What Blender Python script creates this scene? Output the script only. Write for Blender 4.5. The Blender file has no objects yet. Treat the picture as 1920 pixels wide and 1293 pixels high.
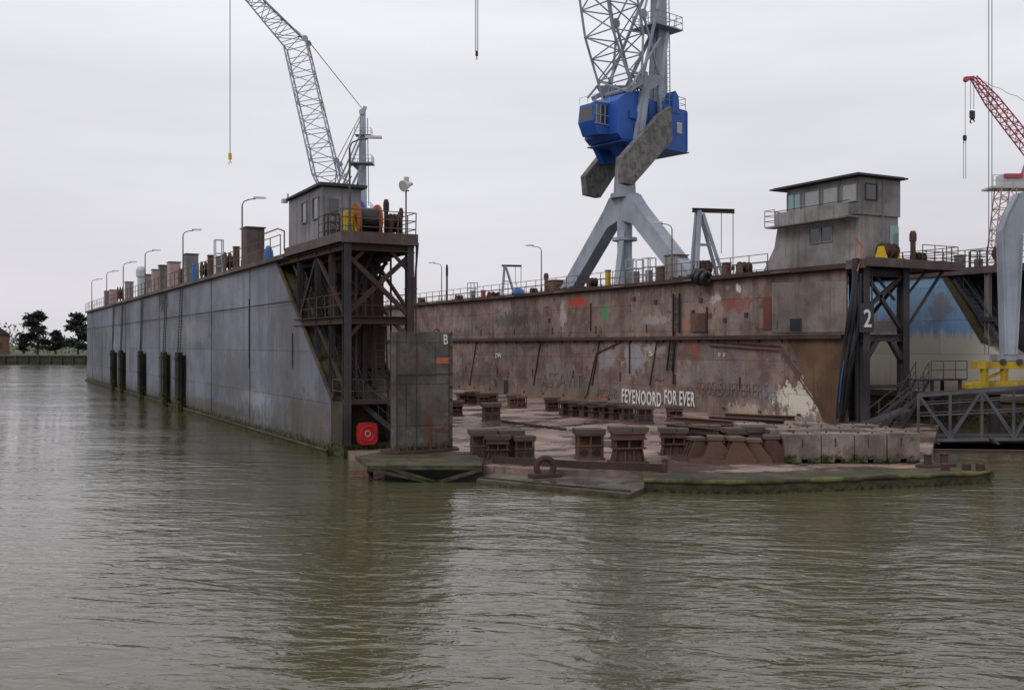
import bpy, math, random, bmesh
from mathutils import Vector, Matrix
random.seed(7)
F=1867.0; H=5.0; ANG=math.radians(28.58); S=math.sin(ANG); Cc=math.cos(ANG)
sc=bpy.context.scene
V=Vector
# ---------- survey helpers: points of the real site, found on known planes ----------
def ray(px,py):
    a=(px-960)/F; b=(646.5-py)/F
    return V((S+a*Cc, Cc-a*S, b))
def onX(px,py,X): r=ray(px,py); return r*(X/r.x)+V((0,0,H))
def onY(px,py,Y): r=ray(px,py); return r*(Y/r.y)+V((0,0,H))
def onZ(px,py,Z): r=ray(px,py); return r*((Z-H)/r.z)+V((0,0,H))
def onD(px,py,d): r=ray(px,py); return r*d+V((0,0,H))
def vw(lat,d,z=0): return V((d*S+lat*Cc, d*Cc-lat*S, z))
RIGHT=V((Cc,-S,0)); AWAY=V((S,Cc,0))
BOXF=[(0,3,2,1),(4,5,6,7),(0,1,5,4),(1,2,6,5),(2,3,7,6),(3,0,4,7)]
# ---------- mesh builder ----------
class MB:
    def __init__(s): s.v=[];s.f=[];s.s=[]
    def add(s,vs,fs,sm=None):
        n=len(s.v); s.v+= [V(p) for p in vs]
        for i,f in enumerate(fs):
            s.f.append([n+k for k in f]); s.s.append(bool(sm[i]) if sm else False)
        return s
    def box(s,x0,x1,y0,y1,z0,z1):
        return s.add([(x0,y0,z0),(x1,y0,z0),(x1,y1,z0),(x0,y1,z0),(x0,y0,z1),(x1,y0,z1),(x1,y1,z1),(x0,y1,z1)],BOXF)
    def bev(s,x0,x1,y0,y1,z0,z1,b=.03):
        p=[(x0+b,y0),(x1-b,y0),(x1,y0+b),(x1,y1-b),(x1-b,y1),(x0+b,y1),(x0,y1-b),(x0,y0+b)]
        q=[(x0+b*1.6,y0+b*.6),(x1-b*1.6,y0+b*.6),(x1-b*.6,y0+b*1.6),(x1-b*.6,y1-b*1.6),(x1-b*1.6,y1-b*.6),(x0+b*1.6,y1-b*.6),(x0+b*.6,y1-b*1.6),(x0+b*.6,y0+b*1.6)]
        vs=[(a,c,z0) for a,c in p]+[(a,c,z1-b) for a,c in p]+[(a,c,z1) for a,c in q]
        fs=[tuple(range(7,-1,-1)),tuple(range(16,24))]
        for k in range(8):
            j=(k+1)%8; fs.append((k,j,8+j,8+k)); fs.append((8+k,8+j,16+j,16+k))
        return s.add(vs,fs)
    def beam(s,p,q,w,h=None,up=(0,0,1)):
        h=h or w; p=V(p);q=V(q); d=(q-p).normalized(); up=V(up)
        if abs(d.dot(up))>.98: up=V((0,1,0))
        a=d.cross(up).normalized()*w/2; b=a.cross(d).normalized()*h/2
        return s.add([p-a-b,p+a-b,p+a+b,p-a+b,q-a-b,q+a-b,q+a+b,q-a+b],BOXF)
    def ibeam(s,p,q,w,h,up=(0,0,1),t=.04):
        p=V(p);q=V(q);d=(q-p).normalized();up=V(up)
        if abs(d.dot(up))>.98: up=V((0,1,0))
        a=d.cross(up).normalized(); b=a.cross(d).normalized()
        s.beam(p,q,t,h-2*t,up); s.beam(p+b*(h-t)/2,q+b*(h-t)/2,w,t,up); s.beam(p-b*(h-t)/2,q-b*(h-t)/2,w,t,up); return s
    def tube(s,p,q,r,n=8,r2=None,cap=True):
        r2=r if r2 is None else r2; p=V(p);q=V(q); d=(q-p).normalized()
        up=V((0,0,1)) if abs(d.z)<.95 else V((1,0,0))
        a=d.cross(up).normalized(); b=a.cross(d)
        vs=[]
        for c_,rr in ((p,r),(q,r2)):
            for k in range(n):
                t=2*math.pi*k/n; vs.append(c_+(a*math.cos(t)+b*math.sin(t))*rr)
        fs=[(k,(k+1)%n,n+(k+1)%n,n+k) for k in range(n)]; sm=[1]*n
        if cap: fs+=[tuple(range(n-1,-1,-1)),tuple(range(n,2*n))]; sm+=[0,0]
        return s.add(vs,fs,sm)
    def path(s,pts,r,n=8,rs=None):
        for i in range(len(pts)-1):
            a=rs[i] if rs else r; b=rs[i+1] if rs else r
            s.tube(pts[i],pts[i+1],a,n,b)
        return s
    def loft(s,pts,rs,n=12):
        vs=[]
        for i,(p,r) in enumerate(zip(pts,rs)):
            for k in range(n):
                t=2*math.pi*k/n; q=1+.1*math.sin(3*t+i*.3); vs.append(p+V((math.cos(t)*r*q,math.sin(t)*r*q,0)))
        fs=[(i*n+k,i*n+(k+1)%n,(i+1)*n+(k+1)%n,(i+1)*n+k) for i in range(len(pts)-1) for k in range(n)]; sm=[1]*len(fs)
        fs+=[tuple(range(n-1,-1,-1)),tuple(range((len(pts)-1)*n,len(pts)*n))]; sm+=[0,0]
        return s.add(vs,fs,sm)
    def prism(s,poly,ex):
        n=len(poly); ex=V(ex); vs=[V(p) for p in poly]+[V(p)+ex for p in poly]
        fs=[tuple(range(n-1,-1,-1)),tuple(range(n,2*n))]+[(k,(k+1)%n,n+(k+1)%n,n+k) for k in range(n)]
        return s.add(vs,fs)
    def torus(s,c,ax,R,r,n=20,m=8,a0=0,a1=2*math.pi):
        c=V(c);ax=V(ax).normalized(); up=V((0,0,1)) if abs(ax.z)<.9 else V((1,0,0))
        u=ax.cross(up).normalized(); w=u.cross(ax)*-1
        vs=[];full=abs(a1-a0-2*math.pi)<1e-4; nn=n if full else n+1
        for i in range(nn):
            t=a0+(a1-a0)*i/n; e=u*math.cos(t)+w*math.sin(t)
            for j in range(m):
                p=2*math.pi*j/m; vs.append(c+e*(R+r*math.cos(p))+ax*r*math.sin(p))
        fs=[]
        for i in range(n):
            i2=(i+1)%nn
            for j in range(m): fs.append((i*m+j,i2*m+j,i2*m+(j+1)%m,i*m+(j+1)%m))
        return s.add(vs,fs,[1]*len(fs))
    def rail(s,pts,h=1.05,sp=1.6,r=.028,mid=2):
        pts=[V(p) for p in pts]
        for i in range(len(pts)-1):
            a,b=pts[i],pts[i+1]; L=(b-a).length; n=max(1,round(L/sp))
            for k in range(n+1):
                if k==0 and i>0: continue
                p=a.lerp(b,k/n); s.tube(p,p+V((random.uniform(-.03,.03),random.uniform(-.03,.03),h+random.uniform(-.01,.01))),r,6)
            for m in range(1,mid+1):
                z=h*m/mid; s.tube(a+V((0,0,z)),b+V((0,0,z)),r*.85,6)
        return s
    def ladder(s,p,q,w,side,st=.3,r=.03):
        p=V(p);q=V(q);side=V(side).normalized()*w/2
        s.beam(p-side,q-side,r*2);s.beam(p+side,q+side,r*2)
        n=int((q-p).length/st)
        for k in range(1,n): c=p.lerp(q,k/n); s.tube(c-side,c+side,r*.7,5)
        return s
    def stair(s,p,q,w,side,n=12):
        p=V(p);q=V(q);side=V(side).normalized()*w/2
        s.beam(p-side,q-side,.05,.22);s.beam(p+side,q+side,.05,.22)
        d=V((q.x-p.x,q.y-p.y,0)).normalized()*.13; u=V((0,0,.03))
        for k in range(n):
            c=p.lerp(q,(k+.5)/n); s.add([c-side-d,c+side-d,c+side+d,c-side+d,c-side-d+u,c+side-d+u,c+side+d+u,c-side+d+u],BOXF)
        for sd in (-1,1):
            s.tube(p+side*sd+V((0,0,1)),q+side*sd+V((0,0,1)),.03,6); s.tube(p+side*sd+V((0,0,.5)),q+side*sd+V((0,0,.5)),.02,6)
            for k in range(6):
                c=p.lerp(q,k/5)+side*sd; s.tube(c,c+V((0,0,1)),.022,6)
        return s
    def lattice(s,secs,bays,r=.07,rb=.045):
        def corners(a,b,t):
            c=a[0].lerp(b[0],t);x=a[1].lerp(b[1],t);y=a[2].lerp(b[2],t)
            return [c-x-y,c+x-y,c+x+y,c-x+y]
        for i in range(len(secs)-1):
            a,b=secs[i],secs[i+1]; n=bays[i]
            for k in range(n):
                P=corners(a,b,k/n);Q=corners(a,b,(k+1)/n)
                for j in range(4):
                    s.tube(P[j],Q[j],r,6); j2=(j+1)%4
                    s.tube(Q[j],Q[j2],rb,5)
                    if k%2: s.tube(P[j],Q[j2],rb,5)
                    else: s.tube(P[j2],Q[j],rb,5)
        return s
    def xf(s,M): s.v=[M@p for p in s.v]; return s
ROOTM={}
def make(mb,name,mat,parent=None,origin=None,local=False,label=None):
    me=bpy.data.meshes.new(name)
    if parent is not None:
        root=parent
        while root.parent: root=root.parent
        M=ROOTM[root.name].inverted() if not local else Matrix()
    else:
        o=V(origin) if origin is not None else V((0,0,0)); M=Matrix.Translation(-o)
    b=bmesh.new(); bv=[b.verts.new(M@p) for p in mb.v]
    for f,sm in zip(mb.f,mb.s):
        try: fc=b.faces.new([bv[i] for i in f]); fc.smooth=sm
        except ValueError: pass
    bmesh.ops.recalc_face_normals(b,faces=b.faces)
    for e in b.edges: e.smooth=all(f.smooth for f in e.link_faces)
    b.to_mesh(me); b.free()
    ob=bpy.data.objects.new(name,me); sc.collection.objects.link(ob)
    me.materials.append(mat)
    if parent is not None: ob.parent=parent
    elif origin is not None: ob.location=o
    if label: ob["label"]=label
    return ob
def thing(name,label,cat,loc=(0,0,0),rot=0,group=None):
    e=bpy.data.objects.new(name,None); sc.collection.objects.link(e); e.empty_display_size=.5
    e.location=loc; e.rotation_euler=(0,0,rot); e["label"]=label; e["category"]=cat
    if group: e["group"]=group
    ROOTM[e.name]=Matrix.Translation(V(loc))@Matrix.Rotation(rot,4,'Z'); return e
def tag(o,label,cat,group=None):
    o["label"]=label;o["category"]=cat
    if group:o["group"]=group
def copy_thing(root,loc,rot=0,scale=1,label=None):
    n=root.copy(); sc.collection.objects.link(n); n.location=loc; n.rotation_euler=(0,0,rot)
    if scale!=1: n.scale=(scale,)*3 if not isinstance(scale,tuple) else scale
    if label: n["label"]=label
    for ch in list(root.children):
        cc=ch.copy(); sc.collection.objects.link(cc); cc.parent=n
        for g in list(ch.children):
            gg=g.copy(); sc.collection.objects.link(gg); gg.parent=cc
    return n
# ---------- materials ----------
def lin(c): c/=255; return c/12.92 if c<=.04045 else ((c+.055)/1.055)**2.4
def C(r,g,b,k=1.8): return (min(.85,lin(r)*k),min(.85,lin(g)*k),min(.85,lin(b)*k),1)
class N:
    def __init__(s,name):
        s.m=bpy.data.materials.new(name); s.m.use_nodes=True; s.t=s.m.node_tree; s.b=s.t.nodes['Principled BSDF']
        s.pos=s.t.nodes.new('ShaderNodeNewGeometry').outputs['Position']
    def n(s,t): return s.t.nodes.new(t)
    def l(s,a,b): s.t.links.new(a,b)
    def vm(s,vec,xyz,op='MULTIPLY'):
        n=s.n('ShaderNodeVectorMath');n.operation=op;s.l(vec,n.inputs[0]);n.inputs[1].default_value=xyz;return n.outputs[0]
    def noise(s,vec,scale,detail=6,rough=.6,dist=0):
        n=s.n('ShaderNodeTexNoise');s.l(vec,n.inputs['Vector']);n.inputs['Scale'].default_value=scale
        n.inputs['Detail'].default_value=detail;n.inputs['Roughness'].default_value=rough;n.inputs['Distortion'].default_value=dist;return n.outputs['Fac']
    def mr(s,v,a,b,c=0,d=1,smooth=True):
        n=s.n('ShaderNodeMapRange'); n.interpolation_type='SMOOTHSTEP' if smooth else 'LINEAR'
        s.l(v,n.inputs[0])
        for i,x in enumerate((a,b,c,d)): n.inputs[i+1].default_value=x
        return n.outputs[0]
    def math(s,op,a,b):
        n=s.n('ShaderNodeMath');n.operation=op
        for i,x in enumerate((a,b)):
            if isinstance(x,(int,float)): n.inputs[i].default_value=x
            else: s.l(x,n.inputs[i])
        return n.outputs[0]
    def mix(s,f,a,b,op='MIX'):
        n=s.n('ShaderNodeMixRGB');n.blend_type=op
        for i,x in enumerate((f,a,b)):
            if isinstance(x,(int,float,tuple)): n.inputs[i].default_value=x
            else: s.l(x,n.inputs[i])
        return n.outputs[0]
    def bump(s,h,st=.3,dist=.02):
        n=s.n('ShaderNodeBump');n.inputs['Strength'].default_value=st;n.inputs['Distance'].default_value=dist;s.l(h,n.inputs['Height']);s.l(n.outputs[0],s.b.inputs['Normal'])
def weathered(name,a,b,r,amt=.5,scale=.35,rough=.8,moss=None,seam=None,streak=.7,blobs=(),fine=.25,bump=.3,ps=1.1,spec=.25,extra=(),zshade=(),wet=False):
    k=N(name)
    n1=k.noise(k.pos,scale,6); col=k.mix(k.mr(n1,.4,.62),a,b)
    for (th,sc2,cl,st) in extra:
        col=k.mix(k.math('MULTIPLY',k.mr(k.noise(k.vm(k.pos,(1,1,1.3)),sc2,7,.68,.3),th,th+.05),st),col,cl)
    if streak>0:
        n2=k.noise(k.vm(k.pos,(1.6,1.6,.12)),1,6,.65)
        col=k.mix(k.math('MULTIPLY',k.mr(n2,.5,.7),min(1,streak)),col,r)
        n4=k.noise(k.vm(k.pos,(5,5,.22)),1,4,.6)
        col=k.mix(k.math('MULTIPLY',k.mr(n4,.52,.75),streak*.6),col,tuple(x*.35 for x in r[:3])+(1,))
    n3=k.noise(k.pos,ps,8,.72,.4); col=k.mix(k.mr(n3,.72-amt*.27,.76-amt*.2),col,r)
    if blobs:
        nn=k.math('MULTIPLY',k.math('SUBTRACT',k.noise(k.vm(k.pos,(1,1,.7)),1.7,9,.75),.5),4.6)
    for (cy,cz,ry,rz,cl,st) in blobs:
        v=k.vm(k.vm(k.pos,(0,cy,cz),'SUBTRACT'),(0,1/ry,1/rz)); L=k.n('ShaderNodeVectorMath');L.operation='LENGTH';k.l(v,L.inputs[0])
        d=k.math('ADD',L.outputs['Value'],nn)
        col=k.mix(k.math('MULTIPLY',k.mr(d,1.0,.7),st),col,cl)
    f=k.noise(k.pos,9,4,.7); col=k.mix(1.0,col,k.mix(f,(1-fine,)*3+(1,),(1+fine,)*3+(1,)),'MULTIPLY')
    f2=k.noise(k.pos,.12,2,.5); col=k.mix(1.0,col,k.mix(k.mr(f2,.3,.7),(.78,.78,.78,1),(1.15,1.15,1.15,1)),'MULTIPLY')
    if seam or moss or zshade: sp=k.n('ShaderNodeSeparateXYZ');k.l(k.pos,sp.inputs[0])
    for (z0,z1,cl,st) in zshade:
        zz=k.math('ADD',sp.outputs[2],k.math('MULTIPLY',k.math('SUBTRACT',k.noise(k.vm(k.pos,(2.5,2.5,.2)),1,5,.6),.5),2.2))
        col=k.mix(k.math('MULTIPLY',k.mr(zz,z0,z1),st),col,cl)
    if seam:
        cb=k.n('ShaderNodeCombineXYZ')
        k.l(sp.outputs[seam[2]],cb.inputs[0]);k.l(sp.outputs[2] if not (len(seam)>3) else sp.outputs[seam[3]],cb.inputs[1])
        br=k.n('ShaderNodeTexBrick');k.l(cb.outputs[0],br.inputs['Vector']);br.inputs['Scale'].default_value=1
        br.inputs['Brick Width'].default_value=seam[0];br.inputs['Row Height'].default_value=seam[1];br.inputs['Mortar Size'].default_value=.025;br.inputs['Mortar Smooth'].default_value=.4
        br.inputs['Color1'].default_value=(.88,.88,.88,1);br.inputs['Color2'].default_value=(1.1,1.1,1.1,1);br.inputs['Mortar'].default_value=(.62,.54,.48,1)
        col=k.mix(1.0,col,br.outputs['Color'],'MULTIPLY')
    if moss:
        z=k.math('ADD',sp.outputs[2],k.math('MULTIPLY',k.math('SUBTRACT',k.noise(k.pos,2.5,5,.7),.5),moss[1]))
        mc=k.mix(k.mr(k.noise(k.pos,5,5,.7),.4,.65),(.010,.011,.007,1),(.075,.08,.02,1))
        col=k.mix(k.mr(z,moss[0]+.15,moss[0]-.15),col,mc)
    k.b.inputs['Roughness'].default_value=rough
    if wet:
        wf=k.mr(k.noise(k.vm(k.pos,(.8,1.2,1)),.35,6,.65),.46,.56); col=k.mix(k.math('MULTIPLY',wf,.6),col,(.045,.035,.03,1)); k.l(k.math('SUBTRACT',.75,k.math('MULTIPLY',wf,.6)),k.b.inputs['Roughness'])
    k.l(col,k.b.inputs['Base Color'])
    k.b.inputs['Specular IOR Level'].default_value=spec
    if bump: k.bump(k.math('ADD',f,n3),bump,.015)
    return k.m
def plain(name,c,rough=.5,metal=0,spec=.5,var=.15,sc_=3):
    k=N(name); n=k.noise(k.pos,sc_,5,.6)
    col=k.mix(n,tuple(max(0,x*(1-var*2)) for x in c[:3])+(1,),tuple(x*(1+var) for x in c[:3])+(1,)); k.l(col,k.b.inputs['Base Color'])
    k.b.inputs['Roughness'].default_value=rough;k.b.inputs['Metallic'].default_value=metal;k.b.inputs['Specular IOR Level'].default_value=spec;return k.m
RUST=(.15,.068,.04,1); DRUST=(.06,.033,.025,1)
lblobs=[(47,1.5,5,1.2,(.13,.10,.06,1),.6),(50,5,2.0,3.5,(.15,.12,.09,1),.35),(62,3,6,1.5,(.13,.13,.14,1),.5),(75,6,8,.8,(.24,.24,.26,1),.5),(57,2,3,.5,(.3,.3,.32,1),.5),(90,7,7,1.5,(.11,.11,.12,1),.5),(68,.9,14,.5,(.09,.085,.06,1),.7),(88,8.8,2.2,1.0,(.03,.03,.03,1),.8)]
M_grey=weathered('grey_hull_paint',C(98,100,108,1.5),C(84,86,95,1.5),(.10,.088,.078,1),amt=.04,moss=(.5,.8),seam=(9,2.35,1),streak=.5,fine=.15,bump=.12,ps=.6,blobs=lblobs,
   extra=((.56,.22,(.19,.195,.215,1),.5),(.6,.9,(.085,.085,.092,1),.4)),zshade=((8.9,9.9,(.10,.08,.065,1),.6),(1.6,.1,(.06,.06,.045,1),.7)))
_p=lambda px,py: onX(px,py,44.1)
def BL(px,py,rx,ry,cl,st):
    p=_p(px,py); q=_p(px+rx,py); w=_p(px,py+ry); return (p.y,p.z,abs(q.y-p.y),abs(w.z-p.z),cl,st)
blobs=[BL(1085,566,16,10,(.42,.055,.03,1),.85),BL(1070,574,9,11,(.36,.07,.035,1),.7),BL(1135,588,9,19,(.05,.22,.08,1),.8),BL(1382,570,27,15,(.22,.06,.045,1),.7),BL(1190,668,22,36,(.30,.30,.32,1),.6),
 BL(1495,755,46,36,(.52,.48,.41,1),.95),BL(1400,772,38,20,(.40,.35,.28,1),.8),BL(1300,655,12,14,(.28,.08,.05,1),.65),BL(1050,700,36,28,(.20,.18,.175,1),.5),
 BL(945,590,16,22,(.30,.285,.28,1),.55),BL(1055,590,6,24,(.40,.37,.35,1),.7),BL(1010,755,50,22,(.24,.09,.065,1),.45),BL(900,700,50,26,(.06,.045,.04,1),.6),BL(1230,600,24,10,(.33,.31,.30,1),.55),
 BL(1410,650,60,12,(.17,.085,.065,1),.45),BL(1130,750,18,10,(.36,.10,.055,1),.6),BL(1560,700,20,60,(.18,.13,.09,1),.5),BL(1135,672,16,26,(.28,.28,.30,1),.5),BL(1288,610,7,16,(.36,.13,.08,1),.6),
 BL(960,600,40,14,(.05,.04,.04,1),.6),BL(1340,560,12,9,(.46,.43,.38,1),.6),BL(1225,655,18,12,(.40,.37,.34,1),.5),BL(1385,540,5,9,(.7,.68,.62,1),.7),BL(1350,735,40,14,(.10,.07,.06,1),.6),
 BL(1060,752,9,16,(.36,.08,.05,1),.6),BL(1440,735,20,16,(.2,.21,.24,1),.5),BL(870,610,20,10,(.26,.24,.23,1),.5),BL(1250,690,30,20,(.12,.095,.09,1),.6),BL(1010,640,50,16,(.08,.06,.055,1),.5)]
M_brown=weathered('rusty_brown_hull',C(110,95,88,1.45),C(86,70,64,1.45),(.088,.048,.035,1),amt=.55,scale=.5,moss=None,seam=(7,2.0,1),streak=.6,blobs=blobs,fine=.3,bump=.25,ps=.8,
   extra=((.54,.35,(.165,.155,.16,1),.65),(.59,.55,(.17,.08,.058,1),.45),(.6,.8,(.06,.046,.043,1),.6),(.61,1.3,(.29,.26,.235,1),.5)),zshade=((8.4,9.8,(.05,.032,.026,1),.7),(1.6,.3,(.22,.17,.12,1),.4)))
M_rake=weathered('stained_shaded_plate',C(82,74,54,1.2),C(56,50,38,1.2),DRUST,amt=.5,moss=(.8,1.5),streak=.7)  # stained plate, base also darkened for the interior shadow at the tower end
M_frame=weathered('dark_steel_frame',C(60,57,60,1.4),C(44,42,44,1.4),(.085,.042,.03,1),amt=.4,streak=.4)
M_rust=weathered('rust_steel',(.13,.075,.057,1),(.075,.046,.037,1),(.15,.065,.04,1),amt=.6,ps=3,streak=.3,rough=.9)
M_rustd=weathered('dark_rust_steel',(.07,.043,.035,1),(.05,.033,.028,1),(.12,.055,.035,1),amt=.5,ps=3,streak=.3,rough=.9)
M_rim=weathered('rust_brown_rim',C(88,78,76,1.3),C(68,60,58,1.3),(.09,.05,.035,1),amt=.5,streak=.5)
M_deck=weathered('wet_rusty_deck',C(156,132,120,.95),C(122,100,90,.95),(.13,.085,.065,1),amt=.45,scale=.25,streak=0,seam=(6,2.5,1,0),ps=.6,spec=.5,wet=True,extra=((.57,.4,(.07,.054,.048,1),.6),))
M_moss=weathered('mossy_steel',(.07,.065,.033,1),(.032,.03,.02,1),(.07,.042,.027,1),amt=.6,moss=(.1,.5),ps=1.6,streak=.6,scale=1.2,extra=((.6,1.5,(.10,.095,.06,1),.6),))
M_mossy=weathered('patchy_moss_strake',(.13,.13,.035,1),(.04,.04,.02,1),(.06,.04,.028,1),amt=.5,ps=1.3,streak=0,scale=.9,extra=((.58,.9,(.03,.026,.02,1),.8),))
M_apron=weathered('wet_worn_apron',(.14,.12,.095,1),(.08,.07,.05,1),(.075,.048,.033,1),amt=.5,ps=1.4,streak=0,moss=(.06,.3),wet=True)
M_conc=weathered('weathered_concrete',C(138,126,115,.88),C(104,94,84,.88),(.10,.07,.05,1),amt=.45,scale=.9,streak=.75,ps=1.3,fine=.3,moss=(.66,.9),extra=((.6,1.2,(.07,.062,.045,1),.6),))
M_tank=weathered('rusted_caisson_plate',C(80,77,73,1.25),C(60,59,57,1.25),(.105,.04,.025,1),amt=.5,scale=.8,streak=1.1,moss=(.9,.6),ps=.9,seam=(2.6,1.7,0),bump=.3,extra=((.57,.6,(.11,.045,.03,1),.75),(.6,1.1,(.15,.13,.11,1),.5)))
M_cabin=weathered('grey_cabin_paint',C(116,115,120,1.5),C(94,93,98,1.5),(.12,.09,.07,1),amt=.2,streak=.5,fine=.15,bump=.15)
M_cabin2=weathered('weathered_cabin_plate',C(120,116,115,1.5),C(92,88,88,1.5),(.12,.085,.065,1),amt=.35,streak=.6,fine=.2,bump=.15)
M_roof=plain('dark_roofing',(.04,.04,.042,1),.8)
M_board=plain('dark_grey_board',(.035,.036,.04,1),.6)
M_glass=plain('dark_window_glass',(.03,.035,.04,1),.06,spec=.8)
M_glassg=plain('pale_green_glass',(.18,.29,.28,1),.08,spec=.8)
M_blind=plain('window_blind',(.28,.30,.30,1),.25)
M_white=plain('white_marking_paint',(.68,.68,.65,1),.7,var=.1,sc_=8)
M_faint=plain('faded_graffiti_paint',(.19,.155,.145,1),.8,var=.45,sc_=2.5)
M_red=plain('red_lifebuoy_paint',(.50,.02,.025,1),.45,var=.25)
M_yel=weathered('yellow_machine_paint',(.55,.38,.02,1),(.45,.31,.02,1),RUST,amt=.2,streak=.35,ps=2)
M_yel2=weathered('worn_yellow_beam_paint',(.42,.29,.03,1),(.28,.19,.025,1),(.08,.05,.03,1),amt=.5,streak=.6,ps=1.8)
M_orange=weathered('orange_drum_paint',(.42,.12,.04,1),(.33,.10,.04,1),RUST,amt=.3,streak=.2)
M_black=plain('black_rubber',(.012,.012,.013,1),.45)
M_tarp=plain('black_tarpaulin',(.012,.013,.016,1),.35,var=.3,sc_=6)
M_blue=weathered('crane_blue_paint',(.018,.09,.36,1),(.014,.07,.29,1),(.02,.05,.18,1),amt=.1,streak=.35,rough=.5,fine=.08,bump=.05,spec=.35)
M_cgrey=weathered('crane_grey_paint',C(124,131,140,1.5),C(108,115,124,1.5),(.14,.13,.12,1),amt=.1,streak=.35,rough=.5,fine=.08,bump=.05)
M_cw=weathered('mottled_counterweight',C(108,107,104,1.4),C(84,82,80,1.4),(.075,.072,.066,1),amt=.6,scale=1.5,streak=.5,ps=3,bump=.05)
M_rail=weathered('rusty_railing',(.13,.09,.075,1),(.09,.06,.05,1),RUST,amt=.5,streak=0)
M_galv=plain('galvanised_grey',C(135,138,140),.5,.3)
M_tblue=plain('blue_tarpaulin',(.02,.13,.36,1),.5,var=.3)
M_pole=weathered('lamp_pole_steel',(.14,.12,.11,1),(.10,.08,.07,1),RUST,amt=.4,streak=.2)
M_lampw=plain('lamp_housing',(.45,.45,.45,1),.4)
M_chain=plain('dark_chain',(.03,.026,.024,1),.7)
M_pile=weathered('mossy_fender_timber',(.022,.023,.014,1),(.013,.013,.010,1),(.05,.06,.015,1),amt=.4,moss=(1.2,2.0),streak=.5,ps=2)
M_lblue=weathered('sky_blue_hull_paint',(.27,.46,.70,1),(.20,.38,.66,1),(.42,.50,.56,1),amt=.3,scale=.3,streak=.4,seam=(8,2.2,1),ps=.5,extra=((.58,.4,(.45,.53,.58,1),.7),),
   blobs=[(50,6.3,3,1.0,(.34,.2,.1,1),.7),(44,7.5,1.0,1.0,(.3,.22,.15,1),.6),(56,5.7,6,.3,(.4,.24,.1,1),.8),(47,4.0,2,.8,(.4,.3,.2,1),.6)],zshade=((6.1,5.3,(.55,.51,.42,1),.95),(3.2,2.0,(.42,.30,.24,1),.7)))
M_redc=plain('red_crane_paint',(.36,.05,.07,1),.5)
M_pink=plain('faded_red_lattice',(.40,.2,.2,1),.6)
M_timber=weathered('weathered_timber',(.12,.09,.068,1),(.075,.058,.044,1),(.045,.045,.028,1),amt=.5,ps=3,streak=0)
M_gang=weathered('gangway_grey_paint',C(98,99,106,1.1),C(76,76,82,1.1),DRUST,amt=.3,streak=.4,ps=2)
# ---------- world, sun, camera ----------
w=bpy.data.worlds.new("World"); sc.world=w; w.use_nodes=True; t=w.node_tree; t.nodes.clear()
out=t.nodes.new('ShaderNodeOutputWorld'); b1=t.nodes.new('ShaderNodeBackground'); b2=t.nodes.new('ShaderNodeBackground'); mx=t.nodes.new('ShaderNodeMixShader')
sky=t.nodes.new('ShaderNodeTexSky'); sky.sky_type='NISHITA'; sky.sun_disc=False; sky.sun_elevation=math.radians(38); sky.sun_rotation=math.radians(250); sky.dust_density=3
t.links.new(sky.outputs[0],b1.inputs[0]); b1.inputs[1].default_value=.08
tc=t.nodes.new('ShaderNodeTexCoord'); sp=t.nodes.new('ShaderNodeSeparateXYZ'); t.links.new(tc.outputs['Generated'],sp.inputs[0])
rp=t.nodes.new('ShaderNodeValToRGB'); t.links.new(sp.outputs[2],rp.inputs[0])
e=rp.color_ramp.elements; e[0].position=0; e[0].color=(.70,.68,.725,1); e[1].position=.6; e[1].color=(1.0,1.0,1.06,1)
x=rp.color_ramp.elements.new(.14); x.color=(.77,.76,.815,1); x=rp.color_ramp.elements.new(.32); x.color=(.88,.88,.93,1)
mp=t.nodes.new('ShaderNodeMapping'); mp.inputs['Scale'].default_value=(1.2,1.2,8); mp.inputs['Rotation'].default_value=(.14,.12,0); t.links.new(tc.outputs['Generated'],mp.inputs[0])
nz=t.nodes.new('ShaderNodeTexNoise'); nz.inputs['Scale'].default_value=1.3; nz.inputs['Detail'].default_value=5; nz.inputs['Roughness'].default_value=.5; t.links.new(mp.outputs[0],nz.inputs['Vector'])
mr=t.nodes.new('ShaderNodeMapRange'); t.links.new(nz.outputs['Fac'],mr.inputs[0]); mr.inputs[1].default_value=.3; mr.inputs[2].default_value=.7; mr.inputs[3].default_value=.91; mr.inputs[4].default_value=1.08
ml=t.nodes.new('ShaderNodeMixRGB'); ml.blend_type='MULTIPLY'; ml.inputs[0].default_value=1; t.links.new(rp.outputs[0],ml.inputs[1]); t.links.new(mr.outputs[0],ml.inputs[2])
t.links.new(ml.outputs[0],b2.inputs[0]); b2.inputs[1].default_value=1.0
mx.inputs[0].default_value=.95; t.links.new(b1.outputs[0],mx.inputs[1]); t.links.new(b2.outputs[0],mx.inputs[2]); t.links.new(mx.outputs[0],out.inputs[0])
sl=bpy.data.lights.new('sun','SUN'); sl.energy=.7; sl.angle=math.radians(20); sl.color=(1,.97,.93)
so=bpy.data.objects.new('sun',sl); sc.collection.objects.link(so); so.rotation_euler=V((.75,.25,-.62)).to_track_quat('-Z','Y').to_euler()
cam=bpy.data.cameras.new('camera'); co=bpy.data.objects.new('camera',cam); sc.collection.objects.link(co); sc.camera=co
cam.lens=35.0; cam.sensor_width=36; cam.clip_end=8000; co.location=(0,0,H); co.rotation_euler=(math.radians(90),0,-ANG)
sc.view_settings.view_transform='Standard'; sc.view_settings.look='None'; sc.view_settings.exposure=0
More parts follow.
